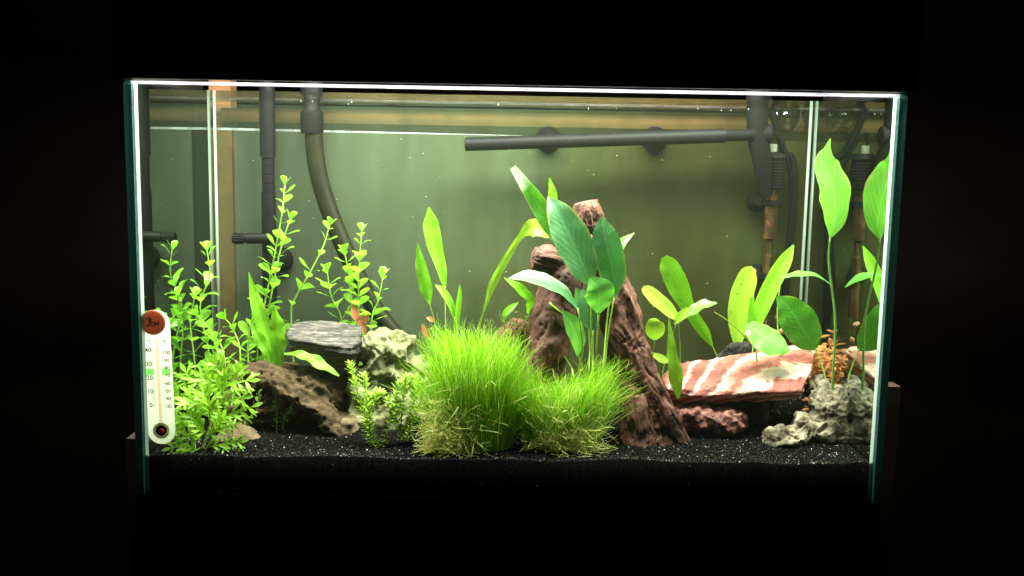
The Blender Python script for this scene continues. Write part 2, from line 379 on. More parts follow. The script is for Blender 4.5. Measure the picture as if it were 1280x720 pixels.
# thin pale line on the rear glass, thinning out to one side
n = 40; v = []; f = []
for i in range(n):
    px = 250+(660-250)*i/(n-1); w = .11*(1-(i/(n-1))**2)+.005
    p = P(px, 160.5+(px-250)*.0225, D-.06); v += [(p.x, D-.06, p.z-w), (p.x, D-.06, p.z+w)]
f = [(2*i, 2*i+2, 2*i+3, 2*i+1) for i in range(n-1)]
MB().put(v, f).obj('pale_line', M['lime'], tk)
nx, ny = 60, 24
v = [(-hw+TH+.02+(W-2*TH-.04)*i/nx, TH+.02+(D-TH-.04)*j/ny, WATER+.02*N3((i*.3, j*.5, 2))) for j in range(ny+1) for i in range(nx+1)]
f = [(j*(nx+1)+i, j*(nx+1)+i+1, (j+1)*(nx+1)+i+1, (j+1)*(nx+1)+i) for j in range(ny) for i in range(nx)]
w_ = MB().put(v, f).obj('water', M['water'], None, True); w_['kind'] = 'structure'

# faint green murk suspended in the water
hz_ = MB().box(-hw+TH+.06, hw-TH-.06, TH+.06, D-.1, .7, WATER-.12).obj('haze', bpy.data.materials.new('murky_water')); hz_['kind'] = 'stuff'
hz_['label'] = 'faint green murk suspended in the tank water'; hz_['category'] = 'haze'
hm = hz_.data.materials[0]; hm.use_nodes = True; hm.node_tree.nodes.clear()
ho = hm.node_tree.nodes.new('ShaderNodeOutputMaterial'); pv = hm.node_tree.nodes.new('ShaderNodeVolumePrincipled')
pv.inputs['Color'].default_value = (.78, .90, .66, 1); pv.inputs['Density'].default_value = MURK
hm.node_tree.links.new(pv.outputs[0], ho.inputs['Volume'])

# ------------------------------------------------------------------ light hood
hd = thing('light_hood', 'black hood with white lamps resting on the tank rim', 'aquarium lamp', (0, 12, H))
MB().box(-30.2, 30.2, -1.4, -.4, H+.1, H+13).obj('front_board', M['black_wood'], hd)
MB().box(-30.2, 30.2, -1.4, 20, H+13.02, H+14).obj('top_board', M['black_wood'], hd)
for s in (-1, 1): MB().box(min(s*30.2, s*29.3), max(s*30.2, s*29.3), .0, 20, H+.1, H+13).obj('side_board', M['black_wood'], hd)
lb = MB().box(-27, 27, 3, 13, H+8.3, H+9.3).obj('lamp_housing', M['white'], hd)
ld = bpy.data.lights.new('led_panel', 'AREA'); ld.shape = 'RECTANGLE'; ld.size = 54*U; ld.size_y = 9*U
ld.energy = LAMP_W; ld.color = (1.0, .96, .83)
lo = bpy.data.objects.new('led_panel', ld); C.objects.link(lo); lo.parent = hd; lo.location = Vector((0, -4, 8.2))*U

# ------------------------------------------------------------------ sand bed
def sand_z(x, y):
    return SAND+.32*N3((x*.16, y*.15, 4))+.12*N3((x*.5, y*.5, 8))+.02*max(0, y-4)
x0, x1, y0, y1 = -hw+TH+.03, hw-TH-.03, TH+.03, D-.05
nx, ny = 330, 110; v = []
for j in range(ny+1):
    for i in range(nx+1):
        x = x0+(x1-x0)*i/nx; y = y0+(y1-y0)*j/ny
        v.append((x, y, sand_z(x, y)+.05*N3((x*3, y*3, 1))))
f = [(j*(nx+1)+i, j*(nx+1)+i+1, (j+1)*(nx+1)+i+1, (j+1)*(nx+1)+i) for j in range(ny) for i in range(nx)]
rim = [i for i in range(nx+1)]+[j*(nx+1)+nx for j in range(1, ny+1)]+[ny*(nx+1)+i for i in range(nx-1, -1, -1)]+[j*(nx+1) for j in range(ny-1, 0, -1)]
b0 = len(v); v += [(v[k][0], v[k][1], .62) for k in rim]
L = len(rim); f += [(rim[k], b0+k, b0+(k+1) % L, rim[(k+1) % L]) for k in range(L)]
sb = MB().put(v, f).obj('sand_bed', M['sand'], None, True); sb['kind'] = 'structure'
# loose grains
rg = np.random.default_rng(3)
octv = np.array([(1, 0, 0), (-1, 0, 0), (0, 1, 0), (0, -1, 0), (0, 0, 1), (0, 0, -1)], float)
octf = np.array([(0, 2, 4), (2, 1, 4), (1, 3, 4), (3, 0, 4), (2, 0, 5), (1, 2, 5), (3, 1, 5), (0, 3, 5)])
NG = 30000
gx = rg.uniform(x0+.1, x1-.1, NG); gy = y0+.05+(y1-y0-.1)*rg.uniform(0, 1, NG)**1.5
gz = np.array([sand_z(a, b_) for a, b_ in zip(gx, gy)])+.03
nf = 1500                                   # grains pressed against the front glass
gx[:nf] = rg.uniform(x0+.1, x1-.1, nf); gy[:nf] = y0; gz[:nf] = SAND-.2-3*rg.uniform(0, 1, nf)**1.3
size = rg.uniform(.035, .085, NG)
sc = rg.uniform(.6, 1.3, (NG, 1, 3))*size[:, None, None]
ang = rg.uniform(0, 6.28, NG); ca_, sa_ = np.cos(ang), np.sin(ang)
vv = octv[None]*sc; vx = vv[..., 0]*ca_[:, None]-vv[..., 2]*sa_[:, None]; vz = vv[..., 0]*sa_[:, None]+vv[..., 2]*ca_[:, None]
vv = np.stack([vx, vv[..., 1], vz], -1)+np.stack([gx, gy, gz], -1)[:, None]
ff = (octf[None]+6*np.arange(NG)[:, None, None]).reshape(-1, 3)
me = bpy.data.meshes.new('grains'); me.from_pydata((vv.reshape(-1, 3)*U).tolist(), [], ff.tolist())
tone = np.where(rg.uniform(0, 1, NG) < .968, rg.uniform(.0005, .007, NG), rg.uniform(.03, .4, NG))
col = np.ones((NG, 6, 4), np.float32); col[..., :3] = (tone[:, None]*np.array([1, .97, .9])[None])[:, None, :]
ca = me.color_attributes.new('tone', 'FLOAT_COLOR', 'POINT'); ca.data.foreach_set('color', col.ravel())
go = add('sand_grains', me, M['grain'], None, False); tag(go, 'loose black sand grains with pale specks covering the tank bottom', 'sand'); go['kind'] = 'stuff'

rd = random.Random(21); b = MB()
for i in range(130):
    x = rd.uniform(x0+1, x1-1); y = y0+.1+rd.random()**1.3*12; z = sand_z(x, y)+.08; a = rd.uniform(0, 6.28); l = rd.uniform(.08, .28); w = rd.uniform(.02, .07)
    d = Vector((math.cos(a), math.sin(a), rd.uniform(-.1, .3)))*l; e = Vector((-math.sin(a), math.cos(a), rd.uniform(-.3, .3)))*w; p = Vector((x, y, z))
    b.put([p-d, p-e+Vector((0, 0, .03)), p+d, p+e], [(0, 1, 2, 3)])
db = b.obj('plant_debris', simple('brown_debris', (.12, .085, .03), .8, .1, .6, 80)); tag(db, 'small brown scraps of plant debris lying on the black sand', 'debris'); db['kind'] = 'stuff'

# ------------------------------------------------------------------ stones
def hull_mesh(sets, voxel, disp, name, mat, parent=None):
    """sets: list of point lists; their convex hulls are fused, then roughened by disp(co, normal) -> offset in cm."""
    bm = bmesh.new()
    for pts in sets:
        vs = [bm.verts.new(Vector(p)) for p in pts]
        r = bmesh.ops.convex_hull(bm, input=vs)
        bad = [g for g in r['geom_interior'] if isinstance(g, bmesh.types.BMVert)]
        if bad: bmesh.ops.delete(bm, geom=bad, context='VERTS')
    me = bpy.data.meshes.new('tmp'); bm.to_mesh(me); bm.free()
    o = bpy.data.objects.new('tmp', me); C.objects.link(o)
    md = o.modifiers.new('r', 'REMESH'); md.mode = 'VOXEL'; md.voxel_size = voxel
    sm = o.modifiers.new('s', 'SMOOTH'); sm.iterations = 3
    dg = bpy.context.evaluated_depsgraph_get(); dg.update()
    m2 = bpy.data.meshes.new_from_object(o.evaluated_get(dg)); bpy.data.objects.remove(o)
    n = len(m2.vertices); cs = np.zeros(n*3); m2.vertices.foreach_get('co', cs); cs = cs.reshape(-1, 3)
    ns = np.zeros(n*3); m2.vertex_normals.foreach_get('vector', ns); ns = ns.reshape(-1, 3)
    b = np.array(base_of(parent)) if parent else np.zeros(3)
    out = np.empty_like(cs)
    for i in range(n): out[i] = cs[i]+ns[i]*disp(Vector(cs[i]), Vector(ns[i]))
    c0 = out.mean(0); c0[2] = out[:, 2].min()
    m2.vertices.foreach_set('co', ((out-(b if parent else c0))*U).ravel()); m2.update()
    ob = add(name, m2, mat, parent, True)
    if not parent: ob.location = Vector(c0)*U
    return ob
def rough(amp, s, seed=0, o=5):
    return lambda c, n: amp*fbm(c+Vector((seed*7.3, 0, 0)), s, o)
def pitted(amp, s, pits, ps, seed=0):
    def f(c, n):
        q = c+Vector((seed*5.1, seed, 0))
        d = amp*fbm(q, s, 5)
        w = q+Vector((N3(q, 1.1), N3(q+Vector((9, 0, 0)), 1.1), N3(q+Vector((0, 9, 0)), 1.1)))*.6
        k = noise.voronoi(w*ps)[0][0]
        if k < .42: d -= pits*(1-(k/.42)**2)
        k = noise.voronoi(w*ps*2.9)[0][0]
        if k < .25: d -= pits*.22*(1-(k/.35)**2)
        return d
    return f
def holes(base, spots):
    ln = [(P(px, py, 13), r) for px, py, r in spots]
    def f(c, n):
        d = base(c, n)
        w = c+Vector((N3(c, 1.3), N3(c+Vector((7, 0, 0)), 1.3), N3(c+Vector((0, 7, 0)), 1.3)))*.55
        if n.y < .25:
            for p, r in ln:
                ray = (p-CAM).normalized(); v = w-CAM; q = (v-ray*v.dot(ray)).length
                if q < r: d -= .72*r**.5*(1-(q/r)**3)
        return d
    return f
def craggy(amp, seed):
    def f(c, n):
        q = c+Vector((seed*5.1, seed, 0)); w = q+Vector((N3(q, .9), N3(q+Vector((9, 0, 0)), .9), N3(q+Vector((0, 9, 0)), .9)))*.8
        d = amp*1.1*fbm(w, .75, 6)+amp*.5*N3((w.x*.7, w.y*.7, w.z*2.6))-amp*.9*abs(N3(w, 1.5))-amp*.5*abs(N3(w, 3.3))
        k = noise.voronoi(w*.85)[0][0]
        if k < .26: d -= .5*(1-(k/.26)**2)
        return d+.05
    return f
def blob(c, rx, ry, rz, n=40, seed=0):
    r = random.Random(seed); pts = []
    for i in range(n):
        z = 1-2*(i+.5)/n; a = i*2.399963; q = math.sqrt(1-z*z); k = r.uniform(.88, 1.06)
        pts.append((c[0]+rx*q*math.cos(a)*k, c[1]+ry*q*math.sin(a)*k, c[2]+rz*z*k))
    return pts
def slabpts(poly, back):
    """poly: (px,py,y) outline; back: offset vector of the second face"""
    a = [P(*q) for q in poly]; return a+[p+Vector(back) for p in a]

# brown cave stone: an arch in front of a rear wall, and its foot
arch = smoothpath([(298, 556, 9), (299, 505, 9), (316, 468, 9.5), (345, 474, 9.5), (378, 500, 9), (405, 512, 9), (417, 530, 8.5), (422, 552, 8.5)], 15)
ar = smoothpath([(30,), (32,), (34,), (28,), (25,), (26,), (26,), (30,)], 15)
sets = []
for i in range(14):
    a_, b_ = arch[i], arch[i+1]
    sets.append(blob(P(*a_), cm(ar[i][0]/2, 9), 2.0, cm(ar[i][0]/2, 9), 20, i)+blob(P(*b_), cm(ar[i+1][0]/2, 9), 2.0, cm(ar[i+1][0]/2, 9), 20, i+50))
rear = [P(335, 450, 13), P(440, 470, 13), P(450, 540, 13), P(315, 540, 13)]
sets.append([p for p in rear]+[p+Vector((0, 3, -.5)) for p in rear])
sets.append([P(345, 462, 10), P(400, 480, 10), P(440, 480, 13), P(340, 455, 13), P(430, 515, 12), P(410, 500, 10)])
tag(hull_mesh(sets, .17, craggy(.32, 1), 'cave_stone', M['cave']), 'rough brown stone forming an arched cave beneath the dark slate', 'stone', 'stones in the tank')
fo = [G(402, 545), G(448, 545), G(452, 530), G(420, 518), G(396, 530)]
tag(hull_mesh([[p+Vector((0, 0, -.6)) for p in fo]+[p+Vector((0, .3, 1.0)) for p in fo[2:]]+[P(410, 528, 8), P(440, 528, 8)]], .15, rough(.3, .9, 3), 'flat_stone', M['tan']), 'smooth tan stone at the foot of the brown cave stone', 'stone', 'stones in the tank')
lw_ = [(262, 552, 5), (282, 531, 6), (300, 528, 7), (318, 540, 6.5), (331, 554, 5.5), (300, 562, 4.5), (270, 560, 4.5)]
tag(hull_mesh([slabpts(lw_, (0, 2.2, -.7))], .13, rough(.22, 1.1, 5), 'low_stone', M['tan']), 'low tan stone half hidden by the lobed lime plant', 'stone', 'stones in the tank')
# slate slab
sl = [(372, 403, 14.5), (408, 401, 14.8), (452, 408, 14), (450, 425, 11), (440, 436, 10), (400, 430, 10), (360, 424, 10.5), (358, 412, 12.5)]
lowr = [(366, 446, 12), (400, 454, 11.6), (436, 470, 11.6), (448, 460, 12.6), (372, 440, 14), (445, 450, 14)]
def slate_d(c, n):
    lay = N3((c.x*.25+c.z*.3, c.y*.3, c.z*3.2+c.x*.35))
    return .22*lay+.10*fbm(c, 1.3, 4)+.10*(1 if N3((c.x*.2, c.y*2.2, 5)) > .12 else 0)
tag(hull_mesh([[P(*q) for q in sl+lowr]], .13, slate_d, 'slate_slab', M['slate']), 'dark layered slate block lying across the brown cave stone', 'stone', 'stones in the tank')
# pale pitted stone
sets = [blob(P(484, 446, 13), 2.9, 2.8, 2.9, 40, 4), blob(P(508, 478, 12.5), 2.7, 2.6, 2.6, 30, 5), blob(P(468, 490, 12.5), 2.6, 2.6, 3.4, 30, 6), blob(P(510, 522, 11.5), 3.2, 2.8, 3.4, 30, 7), blob(P(470, 530, 11.5), 2.6, 2.6, 3.2, 30, 8)]
tag(hull_mesh(sets, .15, holes(pitted(.6, .75, .5, .5, 2), [(500, 424, .9), (483, 452, 1.0), (454, 455, .7), (507, 462, .9), (514, 440, .5), (470, 436, .35), (484, 482, .8), (460, 480, .7), (520, 492, .6), (536, 512, .5), (495, 505, .6)]), 'pitted_stone', M['pale']), 'pale cream stone with deep dark pits beside the slate block', 'stone', 'stones in the tank')
# banded slab
bs = [(826, 470, 10.5), (842, 456, 12), (905, 447, 13.5), (950, 440, 14.5), (1000, 430, 15), (1021, 437, 13.6), (1013, 465, 10.4), (1003, 489, 8.2), (945, 486, 8.8), (905, 493, 8.8), (862, 496, 8.8), (834, 487, 9.2)]
def band_d(c, n): return .16*fbm(c, .9, 6)+.07*N3((c.x*.5, c.y*2.4, c.z*2.4))-.22*max(0, N3(c*1.5)-.22)-.06*abs(N3(c*3.2))
tag(hull_mesh([[P(*q) for q in bs]+[P(*q)+Vector((0, 1.2, -1.0)) for q in bs]], .13, band_d, 'banded_stone', M['banded']), 'flat slab of pink and white banded stone bridging two darker stones', 'stone', 'stones in the tank')
lv = [blob(P(872, 522, 9.5), 2.0, 1.8, 1.5, 30, 3), blob(P(905, 526, 9.2), 2.2, 1.7, 1.3, 30, 4), blob(P(846, 520, 10.5), 1.6, 1.6, 1.6, 24, 5)]
tag(hull_mesh(lv, .13, rough(.34, 1.3, 9, 6), 'lava_stone', M['lava']), 'dark red rough lava stone under the banded slab beside the driftwood foot', 'stone', 'stones in the tank')
tag(hull_mesh([[P(878, 500, 13), P(950, 496, 13), P(960, 552, 13), P(870, 548, 13), P(880, 500, 17), P(960, 498, 17), P(960, 540, 17), P(880, 540, 17)]], .18, rough(.3, .8, 11), 'dark_stone', M['blackrock']), 'dark stone in the shade beneath the banded slab', 'stone', 'stones in the tank')
tag(hull_mesh([[P(893, 447, 15.5), P(912, 428, 16), P(934, 425, 17), P(960, 440, 17), P(970, 470, 17), P(900, 470, 16), P(905, 520, 19), P(970, 520, 19), P(940, 435, 19.5)]], .14, rough(.16, 1.2, 12), 'black_stone', M['blackrock']), 'small black stone rising behind the banded slab', 'stone', 'stones in the tank')
gs = [blob(P(1041, 510, 8.8), 2.2, 2.4, 2.3, 40, 14), blob(P(1036, 537, 8.2), 2.3, 2.2, 1.9, 40, 15), blob(P(1024, 488, 11), 1.3, 1.6, 1.5, 30, 16), blob(P(1058, 520, 8.8), 1.0, 1.5, 1.4, 30, 18)]
gl = [blob(P(985, 547, 7.5), 2.3, 2.0, 1.15, 30, 17), blob(P(1008, 535, 8), 1.5, 1.6, 1.6, 30, 19)]
tag(hull_mesh(gs+gl, .12, craggy(.30, 5), 'grey_stone', M['grey']), 'craggy grey pitted stone propping the banded slab by the right pane', 'stone', 'stones in the tank')

# ------------------------------------------------------------------ driftwood
def bark(b, pts, rad, seed, nr=72, per=9, amp=.3, taper=(1, 1)):
    """pts (px,py,depth), rad in px (half widths)"""
    q = smoothpath([tuple(P(*a)) + (cm(r, a[2]),) for a, r in zip(pts, rad)], 240)
    ln = sum(np.linalg.norm(q[i+1][:3]-q[i][:3]) for i in range(239)); nl = max(20, int(ln*per))
    q = smoothpath([tuple(P(*a)) + (cm(r, a[2]),) for a, r in zip(pts, rad)], nl)
    pt = [Vector(a[:3]) for a in q]; t = (pt[1]-pt[0]).normalized(); x = t.orthogonal().normalized(); s = 0
    v = []; f = []; uv = []; sd = seed*13.7
    for i, p in enumerate(pt):
        t2 = (pt[min(i+1, nl-1)]-pt[max(i-1, 0)]).normalized(); x = (x-t2*x.dot(t2)).normalized(); y = t2.cross(x)
        if i: s += (p-pt[i-1]).length
        r0 = q[i][3]
        e = min(1, max(0.0, min((i+.5)/4 if taper[0] else 1, (nl-i-.5)/4 if taper[1] else 1))); r0 *= math.sqrt(e)
        tw = s*.06
        for k in range(nr+1):
            a = 2*math.pi*k/nr; wp = a+tw+.55*N3((math.cos(a)+sd, math.sin(a), s*.3)); cx, sx = math.cos(wp), math.sin(wp)
            d = 1+.22*N3((cx*1.1+sd, sx*1.1, s*.22))+.12*N3((cx*2+sd, sx*2, s*.5))
            g = N3((cx*3.6+sd, sx*3.6, s*.16)); rg_ = 1-abs(g)*2
            g2 = abs(N3((cx*8+sd, sx*8, s*.3)))
            kn = max(0, N3((cx*1.8, sx*1.8+sd, s*.55))-.25)
            pw = p+(x*math.cos(a)+y*math.sin(a))*r0
            fb = fbm(pw+Vector((sd, 0, 0)), .9, 4); vo = noise.voronoi(pw*.8+Vector((sd, 0, 0)))[0][0]
            dd = r0*d+amp*.22*fb-(amp*.9*(1-(vo/.14)**2) if vo < .14 else 0)+amp*(-.75*max(0, rg_-.72)*2.4-.10*g2+.12*N3((cx*16, sx*16+sd, s*2)))-kn*amp*2.2
            v.append(p+(x*math.cos(a)+y*math.sin(a))*max(.02, dd)); uv.append((k/nr, s))
    n1 = nr+1
    for i in range(nl-1):
        for k in range(nr): f.append((i*n1+k, i*n1+k+1, (i+1)*n1+k+1, (i+1)*n1+k))
    f.append(tuple(range(nr))[::-1]); f.append(tuple(range((nl-1)*n1, (nl-1)*n1+nr)))
    b.put(v, f, uv)
dw = thing('driftwood', 'forked reddish brown driftwood leaning up the middle of the tank', 'driftwood', G(790, 545))
b = MB(); bark(b, [(733, 251, 9.5), (735, 262, 9.5), (740, 285, 9.5), (752, 330, 9.5), (774, 385, 9), (786, 440, 8.8), (797, 490, 8.5), (812, 530, 8.2), (815, 565, 8)], [13, 18, 20, 23, 26, 28, 30, 33, 37], 1, 110, 12, .45)
b.obj('trunk', M['drift'], dw, True)
b = MB(); bark(b, [(796, 430, 7.8), (814, 480, 7.2), (827, 512, 7.0), (840, 538, 7.0), (856, 560, 7.2)], [13, 15, 16, 15, 10], 2, 64, 10, .3); b.obj('root', M['drift'], dw, True)
b = MB(); bark(b, [(792, 490, 7.4), (798, 520, 6.9), (802, 548, 7), (806, 572, 7)], [16, 21, 26, 27], 6, 64, 10, .35); b.obj('root', M['drift'], dw, True)
b = MB(); bark(b, [(745, 300, 9.5), (722, 322, 9), (706, 345, 8.6), (697, 380, 8.3), (688, 415, 8), (676, 455, 7.8), (668, 500, 7.6), (660, 545, 7.6)], [20, 22, 25, 27, 28, 28, 30, 32], 4, 80, 10, .3)
b.obj('branch', M['drift'], dw, True)
b = MB(); bark(b, [(715, 345, 8.8), (697, 332, 8.4), (680, 325, 8), (664, 322, 7.8)], [20, 19, 18, 13], 5, 64, 14, .75, (0, 1)); b.obj('broken_stub', M['drift'], dw, True)
b = MB(); bark(b, [(655, 400, 9.5), (642, 425, 9.2), (632, 460, 9), (628, 520, 9)], [12, 22, 30, 32], 7, 56, 9, .4); b.obj('stump', M['drift'], dw, True)
# moss strands on the stump
b = MB()
for i in range(420):
    a = R.uniform(0, 6.28); c0 = P(645+R.gauss(0, 16), 418+R.gauss(0, 14), 7.6+R.uniform(-.3, 1.5))
    d = Vector((R.gauss(0, 1), R.gauss(-.4, .8), R.gauss(.3, .8))).normalized()*R.uniform(.3, .9); w = d.cross(Vector((R.random(), R.random(), R.random()))).normalized()*.035
    p1 = c0+d*.5+Vector((0, 0, .1)); p2 = c0+d
    b.put([c0-w, c0+w, p1+w, p1-w, p2], [(0, 1, 2, 3), (3, 2, 4)])
b.obj('moss', M['moss'], dw, False, 'stuff')

# ------------------------------------------------------------------ leaves and plants
def blade_geo(b, pts, wid, face, fold=.18, wave=0., seg=22, across=6, seed=0, camber=0.0):
    """pts: world points along the midrib; wid: half widths in cm at those points."""
    q = smoothpath([tuple(p)+(w,) for p, w in zip(pts, wid)], seg)
    v = []; f = []; uv = []; face = Vector(face).normalized()
    for i, a in enumerate(q):
        p = Vector(a[:3]); t = Vector(q[min(i+1, seg-1)][:3])-Vector(q[max(i-1, 0)][:3]); t.normalize()
        c = t.cross(face)
        c = c.normalized() if c.length > 1e-4 else Vector((1, 0, 0)); nrm = c.cross(t).normalized()
        w = max(a[3], .004)
        for k in range(across+1):
            u = 2*k/across-1
            wv = wave*w*math.sin(i*.9+seed+(1.7 if u > 0 else 0))*abs(u)**1.5
            jag = 1+.05*N3((i*.45, u*2+seed, 3))*abs(u)
            v.append(p+c*(u*w*jag)+nrm*(fold*w*abs(u)-camber*w*u*u+wv)); uv.append((k/across, i/(seg-1)))
    n1 = across+1
    for i in range(seg-1):
        for k in range(across): f.append((i*n1+k, i*n1+k+1, (i+1)*n1+k+1, (i+1)*n1+k))
    b.put(v, f, uv)
def leaf(parent, pts, wpx, mat, face=(0, -.8, .6), **kw):
    y = pts[0][2]; b = MB()
    blade_geo(b, [P(*p) for p in pts], [cm(w/2, y) for w in wpx], face, **kw)
    return b.obj('leaf', mat, parent, True)
def stalk(parent, pts, r, mat=None, name='stem', ground=True):
    q = smoothpath([tuple(P(*p)) for p in pts], 14)
    n = len(q); rr = [r*(1-.35*i/(n-1)) for i in range(n)]
    return MB().tube(q, rr, 7).obj(name, mat or M['stem'], parent, True)
FC = (0, -.95, .3); FU = (0, -.45, .9)

# --- bacopa stems with paired round leaves
b = MB(); blade_geo(b, [(0, 0, 0), (0, .16, .02), (0, .5, .04), (0, .85, .03), (0, 1.0, 0)], [.05, .12, .27, .24, .02], (0, 0, 1), .1, 0, 9, 4)
bv = [Vector(q) for q in b.v]
def bacopa_leaf_mesh(cup):
    bb = MB(); blade_geo(bb, [(0, 0, 0), (0, .18, .01+cup*.05), (0, .48, .03+cup*.10), (0, .76, .03+cup*.08), (0, .93, .01+cup*.03), (0, 1.0, -cup*.03)], [.04, .10, .24, .31, .22, .01], (0, 0, 1), .05, .04, 14, 4)
    me = mesh_from(bb.v, bb.f, bb.uv); me.materials.append(M['bacopa']); me.shade_smooth(); return me
BLM = [bacopa_leaf_mesh(c) for c in (-.8, 0, .8)]
def bacopa_stem(root, pts, rad, gap, lsize, seed, top=1.0):
    r = random.Random(seed); q = smoothpath([tuple(P(*p)) for p in pts], 60); q = [Vector(a) for a in q]
    st = MB().tube(q[::3]+[q[-1]], [rad*(1-.4*i/20) for i in range(len(q[::3])+1)], 7).obj('stem', M['stem'], root, True)
    base = base_of(root); L = [0]
    for i in range(1, len(q)): L.append(L[-1]+(q[i]-q[i-1]).length)
    s = .4; k = 0
    while s < L[-1]:
        i = min(range(len(L)), key=lambda j: abs(L[j]-s)); t = (q[min(i+1, 59)]-q[max(i-1, 0)]).normalized()
        fr = s/L[-1]; x = t.orthogonal().normalized(); y = t.cross(x); a0 = k*math.pi/2+r.uniform(-.5, .5)+seed
        for h in (0, math.pi):
            if fr < .3 and r.random() < .35: continue
            a = a0+h+r.uniform(-.3, .3); out = x*math.cos(a)+y*math.sin(a); el = math.radians(r.uniform(5, 38)+fr*14)
            d = (out*math.cos(el)+t*math.sin(el)).normalized(); nrm = (t*math.cos(el)-out*math.sin(el)).normalized(); c = d.cross(nrm)
            sc = lsize*r.uniform(.55, 1.25)*(1-.35*max(0, fr-.75)/.25)
            mt = Matrix((c, d, nrm)).transposed().to_4x4()
            lo_ = bpy.data.objects.new('leaf', r.choice(BLM)); C.objects.link(lo_); lo_.parent = st
            lo_.matrix_local = Matrix.Translation((q[i]-base+out*rad)*U) @ mt @ Matrix.Scale(sc, 4)
        s += gap*r.uniform(.65, 1.35)*(1-.45*fr); k += 1
    for j in range(3):                      # tip rosette
        a = j*2.1+seed; t = (q[-1]-q[-3]).normalized(); x = t.orthogonal().normalized(); y = t.cross(x); out = x*math.cos(a)+y*math.sin(a)
        d = (t*.85+out*.5).normalized(); nrm = (out*-.85+t*.5); nrm = (nrm-d*nrm.dot(d)).normalized(); c = d.cross(nrm)
        lo_ = bpy.data.objects.new('leaf', BLM[1]); C.objects.link(lo_); lo_.parent = st
        lo_.matrix_local = Matrix.Translation((q[-1]-base)*U) @ Matrix((c, d, nrm)).transposed().to_4x4() @ Matrix.Scale(lsize*.7, 4)
    return st
BG = 'round-leaved stem plants'
pl = thing('bacopa_plant', 'bushy bunch of round-leaved lime stems against the left pane', 'plant', G(258, 530), BG)
for i, s in enumerate([[(258, 530, 14), (262, 450, 14.2), (250, 385, 14.5), (262, 345, 14.5), (259, 314, 14.5)],
                       [(285, 520, 13.5), (280, 445, 13.5), (268, 420, 13.5), (248, 395, 13)],
                       [(250, 525, 13), (243, 450, 13), (238, 405, 13), (243, 372, 13)],
                       [(295, 510, 14), (300, 440, 14), (290, 410, 14.5), (283, 400, 14.5)],
                       [(262, 540, 11.5), (262, 480, 11.5), (272, 450, 11.5), (268, 428, 11.5)],
                       ]): bacopa_stem(pl, s, .09, 1.35, 1.55, i+1)
pl = thing('bacopa_plant', 'pair of tall round-leaved stems climbing in front of the black intake pipe', 'plant', G(318, 515), BG)
for i, s in enumerate([[(325, 512, 17), (322, 440, 17), (330, 385, 17), (342, 325, 17), (352, 270, 17), (356, 232, 17)],
                       [(332, 512, 17.5), (328, 430, 17.5), (338, 375, 17), (350, 315, 16.5), (362, 275, 16.5)],
                       [(318, 514, 16), (310, 450, 16), (312, 410, 16), (322, 385, 16)]]): bacopa_stem(pl, s, .1, 1.6, 1.5, i+14)
pl = thing('bacopa_plant', 'single round-leaved stem leaning across the olive hose behind the slate', 'plant', G(364, 500), BG)
bacopa_stem(pl, [(370, 500, 18), (364, 400, 18), (368, 375, 18), (388, 340, 18), (404, 308, 18), (412, 282, 18)], .095, 1.9, 1.3, 31)
pl = thing('bacopa_plant', 'round-leaved bunch rising between the slate block and pale pitted stone', 'plant', G(448, 500), BG)
for i, s in enumerate([[(450, 500, 16), (449, 405, 16), (448, 350, 16), (450, 318, 16), (452, 290, 16)],
                       [(436, 500, 16.5), (428, 405, 16.5), (414, 370, 16.5), (409, 340, 16.5)],
                       [(462, 500, 15.5), (464, 405, 15.5), (473, 375, 15.5), (479, 345, 15.5)],
                       [(444, 500, 17), (440, 400, 17), (437, 350, 17), (431, 316, 17)]]): bacopa_stem(pl, s, .09, 1.3, 1.4, i+41)
for p in ([(452, 408, 15.2), (444, 392, 15), (441, 380, 15)], [(458, 418, 14.6), (452, 405, 14.5), (462, 392, 14.6)], [(448, 415, 14.8), (452, 400, 14.6), (458, 396, 14.5)]):
    leaf(pl, p, [2, 12, 1], M['rust_leaf'], (.3, -.9, .3), seg=10, across=4)
pl = thing('cave_sprig', 'small leafy sprig growing inside the cave stone', 'plant', G(345, 540))
for i, s in enumerate([[(345, 545, 9), (346, 520, 9), (343, 505, 9)], [(352, 545, 9.3), (356, 522, 9.2), (362, 512, 9)]]): bacopa_stem(pl, s, .05, .5, .5, i+61)

# --- crinkled ferns
pl = thing('fern_plant', 'crinkled ribbon-leaved fern rooted behind the cave stone', 'plant', G(345, 500), 'crinkled ferns')
leaf(pl, [(342, 460, 12), (336, 425, 12), (322, 385, 12), (311, 340, 12)], [4, 16, 17, 1], M['fern'], (.35, -.9, .2), wave=.25, seed=1)
leaf(pl, [(350, 460, 12.3), (348, 430, 12.3), (347, 408, 12.2), (343, 382, 12)], [4, 26, 24, 1], M['fern'], (-.3, -.9, .2), wave=.25, seed=2)
leaf(pl, [(340, 462, 11.5), (334, 440, 11.5), (322, 420, 11.4), (313, 400, 11.4)], [3, 12, 13, 1], M['fern'], (.2, -.9, .4), wave=.25, seed=7)
leaf(pl, [(355, 442, 9.6), (378, 444, 9.2), (400, 455, 8.8), (424, 470, 8.6)], [3, 13, 16, 2], M['fern'], (.1, -.6, .85), wave=.3, seed=3)
pl = thing('fern_plant', 'single crinkled leaf hanging in front of the banded slab', 'plant', P(848, 500, 8), 'crinkled ferns')
leaf(pl, [(848, 499, 8), (845, 475, 7.9), (840, 440, 8), (836, 398, 8.5)], [2, 18, 13, 1], M['fern'], (.1, -.95, .3), wave=.2, seed=4)
pl = thing('fern_plant', 'dark crinkled leaf with a white tip behind the broad-leaved plant', 'plant', P(700, 330, 8.5), 'crinkled ferns')
